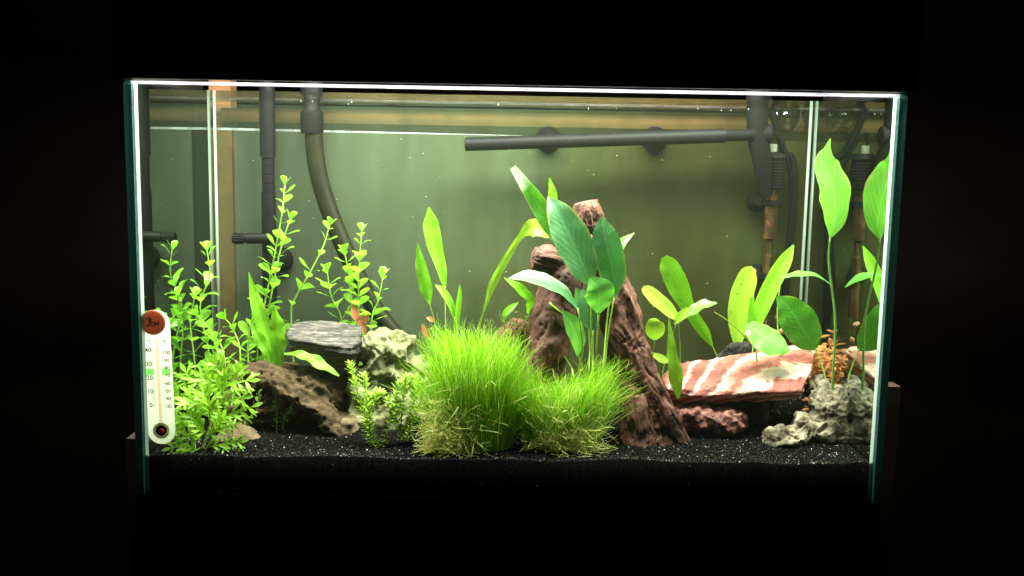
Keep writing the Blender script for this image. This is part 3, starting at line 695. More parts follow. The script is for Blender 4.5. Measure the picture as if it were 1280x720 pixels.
leaf(pl, [(702, 310, 8.3), (688, 280, 8.3), (668, 248, 8.2), (641, 209, 8)], [6, 24, 20, 8], leaf_mat('dark_fern_leaf', (.03, .14, .01), (.07, .26, .02), .4, .35, .4, (.15, .5, .02), .5, .3, .8, (.75, .8, .6)), (-.2, -.9, .4), wave=.15, seed=5)
leaf(pl, [(696, 300, 8.8), (692, 260, 8.8), (690, 240, 8.8), (687, 222, 8.8)], [3, 12, 11, 1], M['sword'], (.4, -.9, .1), wave=.2, seed=6)

# --- lobed water wisteria by the left pane
def lobed(b, pts, size, seed, face):
    r = random.Random(seed); q = smoothpath([tuple(p) for p in pts], 24); q = [Vector(a) for a in q]
    b.tube(q[::4]+[q[-1]], [.05*(1-.6*i/6) for i in range(len(q[::4])+1)], 5)
    face = Vector(face).normalized()
    blade_geo(b, q[6::6]+[q[-1]], [size*.08, size*.14, size*.12, .01][-len(q[6::6]+[q[-1]]):], face, .1, 0, 12, 4)
    for i in range(5, 23, 4):
        t = (q[min(i+1, 23)]-q[i-1]).normalized(); c = t.cross(face).normalized(); fr = i/23
        ln = size*(1.3-.6*abs(fr-.4))*r.uniform(.6, 1.3)
        for s in (-1, 1):
            if r.random() < .12: continue
            d = (c*s*r.uniform(.6, .95)+t*r.uniform(.5, .9)+face*r.uniform(-.3, .4)).normalized(); e = q[i]+d*ln+Vector((0, 0, -.12*ln))
            blade_geo(b, [q[i], q[i]+d*ln*.5+face*.05, e], [.05, size*.13, .01], face, .1, .1, 7, 2, i)
            if ln > .6:
                m_ = q[i]+d*ln*.5
                for s2 in (-1, 1):
                    d2 = (d*.7+t*.6*s2).normalized(); blade_geo(b, [m_, m_+d2*ln*.3, m_+d2*ln*.5], [.03, size*.085, .01], face, .1, 0, 5, 2)
    d = (q[-1]-q[-3]).normalized(); blade_geo(b, [q[-1]-d*.1, q[-1]+d*size*.4, q[-1]+d*size*.8], [.04, size*.17, .01], face, .1, .1, 7, 2)
pl = thing('water_wisteria', 'lime plant with feathery lobed leaves beside the thermometer', 'plant', G(248, 570))
r5 = random.Random(5)
stems = [[(250, 570, 2.4), (262, 535, 3), (272, 500, 4), (283, 478, 5)], [(245, 570, 2.2), (240, 530, 3), (238, 500, 4), (236, 482, 5)], [(252, 572, 2.2), (262, 555, 2.2), (270, 545, 2.4)]]
for s in stems: stalk(pl, s, .11)
lv = [((272, 500, 4), (285, 480, 3.6), (312, 476, 3.2), .85), ((275, 492, 4.5), (285, 470, 4.4), (300, 462, 4), .8), ((280, 482, 5), (278, 465, 5), (270, 455, 5), .8),
      ((268, 512, 3.6), (285, 500, 3), (305, 497, 2.6), .75), ((262, 538, 3), (285, 520, 2.6), (316, 508, 2.3), .8), ((265, 525, 3.2), (250, 505, 2.6), (232, 500, 2.2), .85),
      ((240, 520, 3.2), (225, 500, 3), (215, 492, 3), .8), ((238, 500, 4), (240, 480, 4), (232, 465, 4.2), .8), ((242, 535, 3), (225, 525, 2.5), (213, 520, 2.2), .8),
      ((246, 550, 2.6), (228, 540, 2), (214, 538, 1.8), .75), ((250, 565, 2.2), (232, 556, 1.7), (214, 560, 1.5), .7), ((258, 560, 2.2), (278, 556, 1.9), (300, 552, 1.9), .6),
      ((252, 566, 2.2), (258, 572, 1.5), (270, 574, 1.2), .45), ((260, 545, 2.8), (248, 535, 2), (240, 520, 1.8), .8), ((256, 552, 2.6), (272, 535, 2), (278, 522, 1.8), .7),
      ((250, 560, 2.3), (240, 565, 1.5), (224, 572, 1.3), .5), ((262, 530, 3.1), (262, 510, 2.5), (255, 490, 2.6), .8), ((275, 495, 4.3), (262, 480, 4), (252, 472, 4), .8)]
for i, (a_, b_, c_, sz) in enumerate(lv):
    g_ = MB(); lobed(g_, [P(*a_), P(*b_), P(*c_)], sz*1.5, i, (R.uniform(-.4, .4), -.75, .7)); g_.obj('leaf', M['wisteria'], pl, True)

# --- fine-leaved stems in front of the pale stone
def fine_stem(root, pts, seed, ls=.42):
    r = random.Random(seed); q = [Vector(a) for a in smoothpath([tuple(P(*p)) for p in pts], 40)]
    st = MB().tube(q[::4]+[q[-1]], .055, 6).obj('stem', M['stem'], root, True); b = MB()
    ln = sum((q[i+1]-q[i]).length for i in range(39)); nn = int(ln/.24)
    for k in range(1, nn+1):
        i = min(38, int(k/nn*39)); t = (q[i+1]-q[i]).normalized(); x = t.orthogonal().normalized(); y = t.cross(x); fr = k/nn
        for h in range(4):
            a = h*math.pi/2+k*.8+r.uniform(-.3, .3); out = x*math.cos(a)+y*math.sin(a); l = ls*r.uniform(.8, 1.2)*(1-.3*max(0, fr-.8)/.2)*(.65 if fr < .3 else 1)
            d = (out+t*(.25+.7*fr)).normalized(); p = q[i]
            blade_geo(b, [p, p+d*l*.5, p+d*l+out*.05-t*.08*(1-fr)], [.045, .11, .01], t, .1, 0, 5, 2)
    b.obj('foliage', M['fine'], st, True, 'stuff')
pl = thing('fine_leaved_plant', 'bunch of thin stems with tiny needle leaves before the pale pitted stone', 'plant', G(480, 558))
for i, s in enumerate([[(474, 560, 4.5), (460, 535, 4.8), (448, 495, 5.5), (437, 452, 6)], [(470, 562, 4.2), (464, 530, 4.4), (458, 495, 5), (455, 468, 5.2)],
                       [(478, 560, 4.3), (487, 530, 4.5), (494, 500, 5), (500, 476, 5)], [(500, 552, 5), (502, 520, 5), (505, 490, 5.2), (508, 470, 5.2)],
                       [(512, 552, 5), (513, 520, 5), (519, 495, 5.5), (520, 472, 6)], [(466, 560, 4.6), (462, 530, 4.8), (470, 500, 5.2), (474, 490, 5.2)],
                       [(505, 553, 4.6), (494, 520, 4.8), (484, 498, 5)], [(472, 562, 3.9), (462, 545, 4), (458, 515, 4.2), (462, 492, 4.4)], [(508, 550, 5.5), (518, 525, 5.5), (526, 500, 6), (528, 478, 6)]]): fine_stem(pl, s, i, .78)

# --- hair grass
def grass_clump(name, label, cx, half, row_top, row_base, y, n, seed, lean, thatch_side):
    r = random.Random(seed); base = G(cx, row_base); root = thing(name, label, 'grass clump', (base.x, base.y, base.z-.2), 'clumps of hair grass')
    b = MB(); bt = MB()
    hwc = cm(half, base.y)
    for i in range(n):
        u = r.uniform(-1, 1); dy = r.uniform(-1, 1)*math.sqrt(max(0, 1-u*u)); x = base.x+u*hwc*.72; yy = base.y+1.3+dy*1.5
        p0 = Vector((x, yy, SAND-.1)); top = row_top(u); tuft = .2*N3((x*.9, yy*.9, seed*3.3))+.08*N3((x*3, yy*3, seed))
        hgt = (P(cx, top, yy).z-SAND)*(1-.42*r.random()**1.6+tuft)
        lx = u*hwc*(.30+.3*r.random())+r.gauss(0, 0.5 if r.random() < .7 else .95)+lean; ly = dy*.9+r.gauss(-.1, .5)
        if r.random() < .10: lx += r.choice((-1, 1))*r.uniform(.6, 1.5); hgt *= r.uniform(.75, 1.0)
        if abs(u) > .8 and r.random() < .45: lx *= 1.35; hgt *= .7
        p1 = p0+Vector((lx*.25+r.gauss(0, .28), ly*.3+r.gauss(0, .2), hgt*.5)); p2 = p0+Vector((lx*.65+r.gauss(0, .3), ly*.7+r.gauss(0, .2), hgt*.82)); p3 = p0+Vector((lx*1.05+r.gauss(0, .35), ly+r.gauss(0, .3), hgt*r.uniform(.93, 1)))
        q = [Vector(a) for a in smoothpath([tuple(p0), tuple(p1), tuple(p2), tuple(p3)], 7)]
        w = r.uniform(.016, .036); a = r.uniform(-.9, .9); tone_ = r.random(); cd = Vector((math.cos(a), math.sin(a), 0))
        v = []; f = []; uv = []
        for k, p in enumerate(q):
            ww = w*(1-.7*k/6); v += [p-cd*ww, p+cd*ww]; uv += [(tone_, k/6)]*2
        f = [(2*k, 2*k+1, 2*k+3, 2*k+2) for k in range(6)]
        b.put(v, f, uv)
    for i in range(int(n*.5)):             # tangled pale runners and dead blades low down
        u = r.gauss(thatch_side, .45); u = max(-1.1, min(1.1, u)); x = base.x+u*hwc*.72; yy = base.y+.1+r.uniform(-.7, 1.6); z = SAND+abs(r.gauss(0, 1.9))
        p0 = Vector((x, yy, z)); d = Vector((r.gauss(u*.6, .8), r.gauss(-.3, .5), r.gauss(.45, .7))).normalized()*r.uniform(.7, 2.4)
        k1 = Vector((r.gauss(0, .3), r.gauss(0, .3), r.gauss(0, .3)))
        q = [Vector(a) for a in smoothpath([tuple(p0), tuple(p0+d*.5+k1), tuple(p0+d)], 6)]
        q = [Vector((p.x, max(TH+.2, p.y), max(p.z, SAND+.05))) for p in q]; w = r.uniform(.015, .028); cd = Vector((r.random()-.5, r.random()-.5, r.random()-.5)).normalized()
        v = []; uv = []
        tone_ = r.random()
        for k, p in enumerate(q): v += [p-cd*w, p+cd*w]; uv += [(tone_, k/5)]*2
        bt.put(v, [(2*k, 2*k+1, 2*k+3, 2*k+2) for k in range(5)], uv)
    b.obj('blades', M['grass'], root, True, 'stuff'); bt.obj('thatch', M['thatch'], root, True, 'stuff')
grass_clump('hair_grass', 'tall dense clump of fine green hair grass beside the pale pitted stone', 592, 62, lambda u: 408+8*u*u+10*max(0, u), 566, 4, 3000, 1, -.1, -.6)
grass_clump('hair_grass', 'shorter spreading clump of hair grass at the driftwood foot', 702, 60, lambda u: 468-34*max(0, u)-22*max(0, -u-.3), 565, 4, 2500, 2, .35, .1)

# --- slender swords behind the tall grass
pl = thing('slender_sword', 'slender lime plant with upright twisted leaves behind the tall grass clump', 'plant', G(556, 510))
for lf, st_ in (([(556, 360, 13), (551, 335, 13), (541, 300, 13), (538, 280, 13), (536, 259, 13)], [(558, 510, 12.5), (557, 420, 13), (556, 358, 13)]),):
    leaf(pl, lf, [4, 15, 22, 22, 2], M['sword'], (.5, -.85, .2), wave=.1, seed=3); stalk(pl, st_, .07)
leaf(pl, [(537, 380, 12.5), (533, 360, 12.5), (526, 330, 12.5), (522, 304, 12.5)], [4, 17, 14, 1], M['sword'], (-.3, -.9, .2), wave=.1, seed=9); stalk(pl, [(555, 510, 12.4), (545, 415, 12.5), (536, 376, 12.5)], .06)
leaf(pl, [(568, 398, 12), (563, 380, 12), (553, 364, 12), (544, 356, 12)], [4, 10, 10, 2], M['sword'], (.4, -.8, .5)); stalk(pl, [(564, 510, 12.2), (568, 430, 12), (568, 396, 12)], .07)
leaf(pl, [(571, 410, 12), (572, 390, 12), (574, 370, 12), (575, 356, 12)], [4, 8, 7, 1], M['sword'], (.6, -.8, .2)); stalk(pl, [(566, 510, 12.2), (570, 440, 12), (571, 408, 12)], .06)
leaf(pl, [(538, 425, 12), (532, 415, 11.8), (528, 405, 11.6)], [2, 9, 3], M['rust_leaf'], (.3, -.9, .4), seg=10)
leaf(pl, [(542, 402, 12), (538, 399, 11.9), (533, 397, 11.8)], [2, 7, 2], M['rust_leaf'], (.2, -.9, .6), seg=8)
pl = thing('arching_leaf', 'thin yellow-green leaf arching from the grass towards the driftwood', 'plant', G(592, 500))
leaf(pl, [(597, 412, 11), (606, 385, 11), (616, 355, 11), (632, 325, 10.8), (652, 294, 10.5), (668, 285, 10.2), (688, 292, 10)], [3, 3, 10, 9, 8, 24, 14], M['sword_yellow'], (.3, -.9, .35), seg=40, wave=.12)
stalk(pl, [(590, 500, 11), (594, 440, 11), (597, 410, 11)], .06)
pl = thing('stump_sprout', 'small yellow-green leaves sprouting from the mossy stump', 'plant', P(652, 405, 8))
leaf(pl, [(660, 392, 8), (662, 375, 7.8), (648, 360, 7.6), (630, 347, 7.5)], [4, 15, 14, 1], M['sword'], (.4, -.7, .6), wave=.1)
leaf(pl, [(628, 402, 8), (632, 392, 8), (640, 384, 8), (648, 378, 8)], [2, 9, 8, 1], M['sword'], (-.4, -.8, .4))
leaf(pl, [(710, 398, 7), (700, 388, 6.6), (692, 382, 6.4), (686, 378, 6.4)], [3, 7, 7, 2], M['sword'], (.1, -.5, .8))

# --- broad-leaved plant in front of the driftwood
pl = thing('broad_leaved_plant', 'plant with big glossy dark green leaves standing against the driftwood fork', 'plant', G(732, 525))
A_, AL = M['anubias'], M['anubias_light']
leaf(pl, [(738, 357, 5.5), (730, 335, 5.3), (712, 295, 5.2), (697, 265, 5.4), (685, 246, 5.8)], [3, 38, 49, 32, 2], A_, (.1, -.85, .5), fold=.16, wave=.03, seg=30)
leaf(pl, [(768, 372, 5.8), (767, 345, 5.8), (760, 312, 5.7), (755, 290, 5.8), (752, 271, 6)], [3, 32, 37, 29, 2], A_, (-.25, -.85, .45), fold=.16, wave=.03, seg=30)
leaf(pl, [(722, 386, 5), (705, 365, 4.7), (680, 352, 4.4), (657, 346, 4.3), (636, 348, 4.4)], [4, 26, 34, 26, 2], A_, (.12, -.42, .9), fold=.12, wave=.03, seg=30)
leaf(pl, [(748, 392, 4.8), (749, 378, 4.6), (748, 362, 4.4), (738, 347, 4.6)], [3, 30, 38, 6], AL, (.15, -.9, .2), fold=.12, wave=.06)
leaf(pl, [(766, 345, 6.6), (770, 322, 6.6), (777, 305, 6.5), (793, 291, 6.4)], [3, 16, 15, 1], AL, (-.5, -.7, .5), fold=.2)
leaf(pl, [(741, 415, 6), (738, 400, 6), (733, 380, 6), (728, 362, 6.2)], [3, 26, 26, 3], A_, (.3, -.95, -.1), fold=.15)
leaf(pl, [(722, 445, 5.6), (722, 425, 5.4), (714, 405, 5.2), (703, 388, 5.2)], [3, 22, 24, 2], AL, (.4, -.85, .3), fold=.2, wave=.05)
leaf(pl, [(735, 400, 6.5), (728, 380, 6.5), (720, 360, 6.6)], [3, 22, 2], AL, (.1, -.95, .2))
leaf(pl, [(700, 440, 6.8), (694, 425, 6.7), (700, 405, 6.6)], [3, 20, 2], AL, (.2, -.95, .2))
for e in ((738, 355, 5.5), (768, 370, 5.8), (722, 385, 5), (748, 390, 4.8), (766, 343, 6.6), (741, 413, 6), (722, 443, 5.6), (735, 398, 6.5), (700, 438, 6.8)):
    stalk(pl, [(732+R.uniform(-10, 10), 530, 5.5), ((732+e[0])/2+R.uniform(-4, 4), 470, 5.4), ((732+e[0]*2)/3+3, (e[1]+480)/2, e[2]), e], .09)

# --- lime swords between driftwood and banded slab
pl = thing('lime_sword', 'lime sword plant with spread leaves between driftwood and banded slab', 'plant', G(845, 520))
leaf(pl, [(890, 432, 12.5), (880, 415, 12.3), (862, 388, 12), (848, 358, 12), (836, 332, 12), (830, 321, 12)], [3, 14, 16, 27, 24, 8], M['sword'], (-.3, -.9, .25), wave=.05, seg=30)
stalk(pl, [(897, 447, 12.6), (893, 438, 12.5), (889, 430, 12.5)], .06)
leaf(pl, [(852, 402, 11), (838, 390, 10.7), (822, 376, 10.4), (808, 364, 10.3), (803, 360, 10.3)], [3, 20, 24, 18, 6], M['sword_yellow'], (.2, -.75, .65), wave=.04)
leaf(pl, [(848, 402, 10.8), (862, 392, 10.3), (878, 382, 10), (896, 379, 10)], [4, 18, 20, 4], AL, (.1, -.4, .9), wave=.1)
leaf(pl, [(819, 425, 7.2), (819, 419, 7.1), (819, 410, 7), (819, 402, 7), (820, 398, 7.1)], [4, 20, 25, 19, 3], M['sword_yellow'], (0, -.95, .3), fold=.03)
leaf(pl, [(838, 452, 8.5), (827, 449, 8.2), (812, 441, 8)], [3, 13, 3], M['sword_yellow'], (0, -.7, .7))
leaf(pl, [(860, 385, 10.8), (852, 394, 10.6), (842, 405, 10.5)], [4, 11, 4], M['sword_yellow'], (.3, -.8, .5))
for s in ([(840, 520, 10.5), (850, 460, 10.8), (848, 400, 11)], [(828, 520, 10), (816, 460, 8), (819, 422, 7.2)], [(836, 520, 10.3), (828, 470, 10.4), (845, 405, 10.8)], [(940, 430, 12), (915, 405, 11), (893, 390, 10.3)]): stalk(pl, s, .055)

# --- right hand swords and broad leaves
pl = thing('yellow_sword', 'sword plant with long yellow-green blades beside the glass heater', 'plant', G(935, 500))
leaf(pl, [(922, 430, 17), (923, 405, 17), (926, 375, 17), (935, 345, 17), (942, 335, 17)], [10, 25, 29, 24, 8], M['sword_yellow'], (-.2, -.95, .2), wave=.03)
leaf(pl, [(944, 412, 16), (952, 385, 16), (968, 350, 16), (982, 325, 16), (992, 306, 16)], [10, 20, 21, 17, 2], M['sword'], (-.3, -.9, .3), wave=.03)
leaf(pl, [(940, 415, 15.5), (939, 395, 15.4), (940, 372, 15.4)], [14, 10, 6], M['sword'], (.2, -.95, .1))
for s in ([(935, 500, 17), (924, 460, 17), (922, 428, 17)], [(938, 500, 16.5), (940, 450, 16), (944, 410, 16)]): stalk(pl, s, .08)
pl = thing('tall_broad_leaf', 'tall single heart-shaped leaf on a long stalk near the right pane', 'plant', G(1042, 510))
leaf(pl, [(1038, 297, 8.5), (1043, 275, 8.5), (1042, 240, 8.3), (1032, 205, 8.3), (1034, 187, 8.5), (1038, 173, 8.7)], [3, 30, 48, 36, 11, 1], leaf_mat('tall_leaf', (.10, .34, .02), (.17, .44, .04), .45, .4, .4, (.22, .70, .03), .8, 0, .6), (.25, -.85, .45), fold=.12, wave=.06, seg=34)
stalk(pl, [(1040, 512, 8.0), (1041, 470, 8.1), (1044, 400, 8.5), (1036, 330, 8.7), (1038, 295, 8.5)], .13, simple('dark_green_stalk', (.07, .16, .02), .5, .3))
pl = thing('low_broad_leaf', 'low broad green leaves overhanging the banded slab', 'plant', G(985, 500))
leaf(pl, [(1020, 436, 11.5), (1012, 425, 11.3), (998, 402, 11.2), (984, 383, 11.3), (971, 371, 11.5)], [6, 34, 46, 32, 3], leaf_mat('mid_green_leaf', (.03, .16, .01), (.07, .25, .02), .42, .35, .4, (.15, .55, .03), .4, .4, .5), (-.3, -.9, .3), fold=.14, wave=.05, seg=28)
leaf(pl, [(936, 404, 11.2), (945, 413, 10.8), (960, 424, 10.3), (975, 432, 10), (987, 438, 10)], [16, 34, 44, 32, 6], AL, (.25, -.75, .6), fold=.05, wave=.05, seg=28, camber=.15)
leaf(pl, [(974, 347, 12.5), (988, 345, 12.3), (1005, 343, 12), (1025, 347, 12), (1042, 359, 12)], [4, 26, 30, 24, 2], AL, (0, -.12, 1), fold=.1, wave=.05, seg=24)
for s in ([(1035, 500, 11), (1030, 465, 11.2), (1019, 434, 11.5)], [(980, 500, 13), (972, 400, 12.6), (976, 350, 12.5)], [(950, 500, 13), (945, 440, 12), (937, 406, 11.2)]): stalk(pl, s, .09)
# red stems in the rear right corner
pl = thing('red_stem_plant', 'patch of orange-red stems in the rear corner behind the grey stone', 'plant', G(1045, 500))
rr = random.Random(12)
for i in range(16):
    y_ = rr.uniform(11, 21); x_ = 1014+rr.uniform(0, 1)*(640+(1119-640)*85/(85+y_)-1014-10); top = rr.uniform(405, 450)
    q = [P(x_, 525, y_), P(x_+rr.uniform(-6, 4), 475, y_), P(x_+rr.uniform(-12, 8), top, y_)]
    q = [Vector(a) for a in smoothpath([tuple(a) for a in q], 30)]
    b = MB(); b.tube(q[::5]+[q[-1]], .05, 5)
    for k in range(4, 30, 3):
        a0 = rr.uniform(0, 6.28)
        for h in (0, 2.1, 4.2):
            d = Vector((math.cos(a0+h), math.sin(a0+h), rr.uniform(-.1, .9))).normalized(); l = rr.uniform(.6, 1.2)
            blade_geo(b, [q[k], q[k]+d*l*.5, q[k]+d*l-Vector((0, 0, .15))], [.05, rr.uniform(.14, .24), .01], (rr.uniform(-.5, .5), -.5, .8), .1, .15, 7, 2)
    ob = b.obj('stem', M['red_leaf'] if i % 4 else M['rust_leaf'], pl, True)
# tan pebbles heaped behind
PBM = rock_mat('tan_pebble', [(.3, (.16, .06, .03)), (.5, (.30, .14, .07)), (.7, (.42, .27, .18))], 90, .7, .5)
pm = []
for s in range(4):
    bm = bmesh.new(); bmesh.ops.create_icosphere(bm, subdivisions=2, radius=.4*U)
    for v_ in bm.verts: v_.co *= 1+.6*N3(v_.co*190+Vector((s*3, 0, 0)))
    me = bpy.data.meshes.new('pebble'); bm.to_mesh(me); bm.free(); me.materials.append(PBM); me.shade_smooth(); pm.append(me)
pile = [(972, 470, 15.5), (985, 470, 15.8), (998, 468, 16), (978, 452, 15.8), (992, 452, 16), (983, 438, 16), (975, 428, 16.2), (990, 424, 16.2), (978, 414, 16.3), (986, 404, 16.4), (968, 442, 16.2), (972, 398, 16.6), (1003, 448, 16.2), (980, 486, 15.6), (996, 486, 15.6), (966, 488, 15.8)]
pk = thing('pebble_heap', 'column of orange tan pebbles heaped behind the low broad leaves', 'pebbles', P(985, 500, 16))
for k, q in enumerate(pile):
    p = P(*q); ob = bpy.data.objects.new('pebble', pm[k % 4]); C.objects.link(ob); ob.parent = pk
    ob.location = (p-base_of(pk))*U; ob.rotation_euler = (R.random()*6, R.random()*6, R.random()*6); s = R.uniform(.7, 1.15); ob.scale = (s, s*R.uniform(.7, 1.1), s*R.uniform(.55, .9))

# ------------------------------------------------------------------ equipment
def cup(parent, c, r, axis=(0, 1, 0), name='suction_cup', depth=.9):
    a = Vector(axis)
    return smooth_by_angle(MB().lathe(c, a, [(-.35, r*.3), (-.3, r*.42), (.1, r*.5), (depth*.45, r*.55), (depth*.75, r*.9), (depth, r)], 30).obj(name, M['black_matt'], parent))
# intake pipe
ip = thing('intake_pipe', 'black upright filter pipe with a ribbed side nozzle behind the round-leaved stems', 'filter pipe', P(334, 520, 20.8))
Yp = 20.6
a0, a1 = P(333, 113, Yp), P(335, 196, Yp)
xp = a1.x
rp = cm(9.6, Yp); rq = cm(7.8, Yp)
def zrow(row, px, y): return P(px, row, y).z
smooth_by_angle(MB().lathe((xp, Yp, 0), (0, 0, 1), [(zrow(196, 335, Yp), rp), (WATER+5, rp)]).obj('upper_tube', M['black'], ip))
prof = []
for k in range(4):
    z_ = zrow(240-k*11, 335, Yp); prof += [(z_, rq*.93), (z_+.04, rq), (z_+.75, rq), (z_+.79, rq*.93)]
smooth_by_angle(MB().lathe((xp, Yp, 0), (0, 0, 1), prof).obj('ribbed_joint', M['black'], ip))
smooth_by_angle(MB().lathe((xp, Yp, 0), (0, 0, 1), [(SAND-.3, rq*1.15), (zrow(240, 335, Yp), rq*1.15)]).obj('lower_tube', M['black'], ip))
zn = zrow(298, 320, Yp-1.2); n0, n1 = P(338, 298, Yp-.8), P(290, 298, Yp-1.3)
nz_ = smooth_by_angle(MB().lathe(n0, n1-n0, [(0, .52), ((n1-n0).length-1.3, .5), ((n1-n0).length-1.28, .42), ((n1-n0).length-1.1, .42)]).obj('side_nozzle', M['black'], ip))
d = (n1-n0).normalized(); L_ = (n1-n0).length; b = MB()
b.lathe(n0, d, [(L_-1.1, .5), (L_-.15, .5), (L_, .42)])
for k in range(14):
    a = k/14*2*math.pi; x = d.orthogonal().normalized(); y = d.cross(x); o_ = (x*math.cos(a)+y*math.sin(a))*.5
    b.tube([n0+d*(L_-1.08)+o_, n0+d*(L_-.2)+o_], .07, 6)
smooth_by_angle(b.obj('ribbed_cap', M['black'], nz_))
cup(ip, P(348, 326, 21.8), cm(16, 22), depth=1.2)
cup(ip, P(330, 430, 21.8), cm(16, 22), depth=1.2)
# hose
hs = thing('filter_hose', 'olive hose with a black connector curving down behind the plants', 'hose', P(490, 480, 19))
hp = [(391, 150, 20.5), (395, 200, 20.5), (404, 240, 20.5), (420, 285, 20.3), (440, 330, 20), (468, 385, 19.6), (500, 430, 19.2), (520, 500, 19), (524, 540, 19)]
MB().tube([Vector(a) for a in smoothpath([tuple(P(*q)) for q in hp], 50)], cm(11, 20.5), 18).obj('tube', M['hose'], hs, True)
xc = P(390, 150, 20.5).x; pz = lambda r: zrow(r, 390, 20.5)
smooth_by_angle(MB().lathe((xc, 20.5, 0), (0, 0, 1), [(pz(167), 1.02), (pz(163), 1.1), (pz(141), 1.1), (pz(138), .85), (pz(133), .75), (WATER+.3, .75), (WATER+.35, 1.05), (WATER+6, 1.05)]).obj('connector', M['black'], hs))
# spray bar
sp_ = thing('spray_bar', 'long black spray bar held level by two suction cups under the water line', 'spray bar', P(760, 175, 19.5))
q0, q1, q2 = P(581, 180.5, 18.6), P(906, 169.5, 18.6), P(946, 167.5, 18.6)
ax = (q1-q0).normalized(); Ls = (q1-q0).length; rs = cm(8.3, 18.6)
b = MB(); b.lathe(q0, ax, [(0, rs*.7), (.03, rs*.95), (.1, rs), (Ls, rs*1.06)]); smooth_by_angle(b.obj('bar', M['black'], sp_))
b = MB(); b.lathe(q1, ax, [(-.01, rs*.9), ((q2-q1).length, rs*.85)]); smooth_by_angle(b.obj('joint', M['black_matt'], sp_))
for px, py in ((687, 174, ), (824, 174)):
    cup(sp_, P(px, py, 20.4), cm(16.5, 21), depth=2.9)
# down pipe that feeds the spray bar
dp = thing('outlet_pipe', 'dark outlet pipe joining the spray bar beside the heater', 'filter pipe', P(950, 235, 19.5))
smooth_by_angle(MB().tube([P(946, 88, 19), P(946, 130, 19), P(947, 170, 19), P(953, 205, 19.3), P(957, 245, 19.8)], [cm(13, 19), cm(13, 19), cm(13, 19), cm(12, 19), cm(6, 19)], 20).obj('pipe', M['black_matt'], dp))
smooth_by_angle(MB().lathe(P(950, 168, 19), (1, 0, .02), [(-.9, .85), (-.85, .95), (.9, .95), (1.0, .8)]).obj('elbow', M['black_matt'], dp))
# heater
ht = thing('glass_heater', 'glass tube heater with a ribbed black cap near the rear right corner', 'heater', P(962, 420, 21))
Yh = 20.8; hx = P(962, 300, Yh).x; hz = lambda r: zrow(r, 962, Yh)
rb = cm(14.5, Yh); prof = [(hz(236), rb*.85)]
zz = hz(234)
while zz < hz(200): prof += [(zz, rb), (zz+.16, rb), (zz+.18, rb*.86), (zz+.27, rb*.86)]; zz += .29
prof += [(hz(197), rb*1.02), (hz(192), rb*.95), (hz(190), rb*.6)]
smooth_by_angle(MB().lathe((hx, Yh, 0), (0, 0, 1), prof, 32).obj('ribbed_cap', M['black'], ht))
smooth_by_angle(MB().lathe((hx-.15, Yh-.1, 0), (0, 0, 1), [(hz(191), .4), (hz(181), .42), (hz(180), .3)]).obj('dial', M['dial'], ht))
smooth_by_angle(MB().lathe((hx, Yh, 0), (0, 0, 1), [(hz(425), .3), (hz(421), .7), (hz(415), cm(10, Yh)), (hz(234), cm(10, Yh))], 28).obj('glass_tube', M['tan_glass'], ht))
smooth_by_angle(MB().lathe((hx, Yh, 0), (0, 0, 1), [(hz(395), .5), (hz(320), .5), (hz(319), .35), (hz(300), .35), (hz(298), .62), (hz(236), .62)], 20).obj('heating_element', M['element'], ht))
for row in (253, 345):
    cup(ht, P(950, row, Yh+.2), cm(13, 22), depth=1.6); 
    smooth_by_angle(MB().lathe((hx, Yh, zrow(row, 962, Yh)-.25), (0, 0, 1), [(0, .82), (.02, .9), (.5, .9), (.52, .82)], 24).obj('clip', M['black_matt'], ht))
cb = MB().tube([Vector(a) for a in smoothpath([tuple(P(*q)) for q in [(962, 192, 20.8), (966, 165, 20.8), (978, 180, 21), (988, 220, 21.5), (989, 260, 22), (984, 310, 22), (976, 360, 22), (980, 420, 22)]], 40)], .17, 8).obj('cable', M['black_matt'], ht, True)
tag(MB().tube([Vector(a) for a in smoothpath([tuple(P(*q)) for q in [(958, 110, 21.5), (968, 150, 21.8), (980, 190, 22.2), (991, 200, 22.4), (992, 250, 22.4), (986, 320, 22.4), (978, 400, 22.4), (976, 470, 22.4)]], 40)], .36, 10).obj('dark_hose', M['black_matt'], None, True), 'dark thin hose running down behind the heater', 'hose')
ccup = thing('clear_suction_cup', 'clear suction cup stuck high on the rear glass beside the outlet pipe', 'suction cup', P(985, 146, 22.9))
smooth_by_angle(MB().lathe(P(985, 146, 22.6), (0, 1, 0), [(-.4, .4), (-.3, .6), (.1, .7), (.4, 1.2), (.7, 1.55)], 30).obj('cup', glass('clear_vinyl', .12, (.8, .8, .74)), ccup))
# bubbles clinging under the surface
b = MB(); ic = bmesh.new(); bmesh.ops.create_icosphere(ic, subdivisions=1, radius=1); iv = [v_.co.copy() for v_ in ic.verts]; if_ = [[v_.index for v_ in f_.verts] for f_ in ic.faces]; ic.free()
rb_ = random.Random(4)
for i in range(95):
    p = Vector((rb_.uniform(-28, 28), rb_.uniform(15, 23), WATER-.05)) if i < 14 else Vector((rb_.uniform(-26, 26), D-.12, rb_.uniform(12, 30)))
    s = rb_.uniform(.018, .045); b.put([p+q*s for q in iv], if_)
bo = b.obj('air_bubbles', simple('bubble_skin', (.75, .78, .76), .1, .8), None, True); tag(bo, 'tiny pale air bubbles under the surface and on the rear glass', 'bubbles'); bo['kind'] = 'stuff'

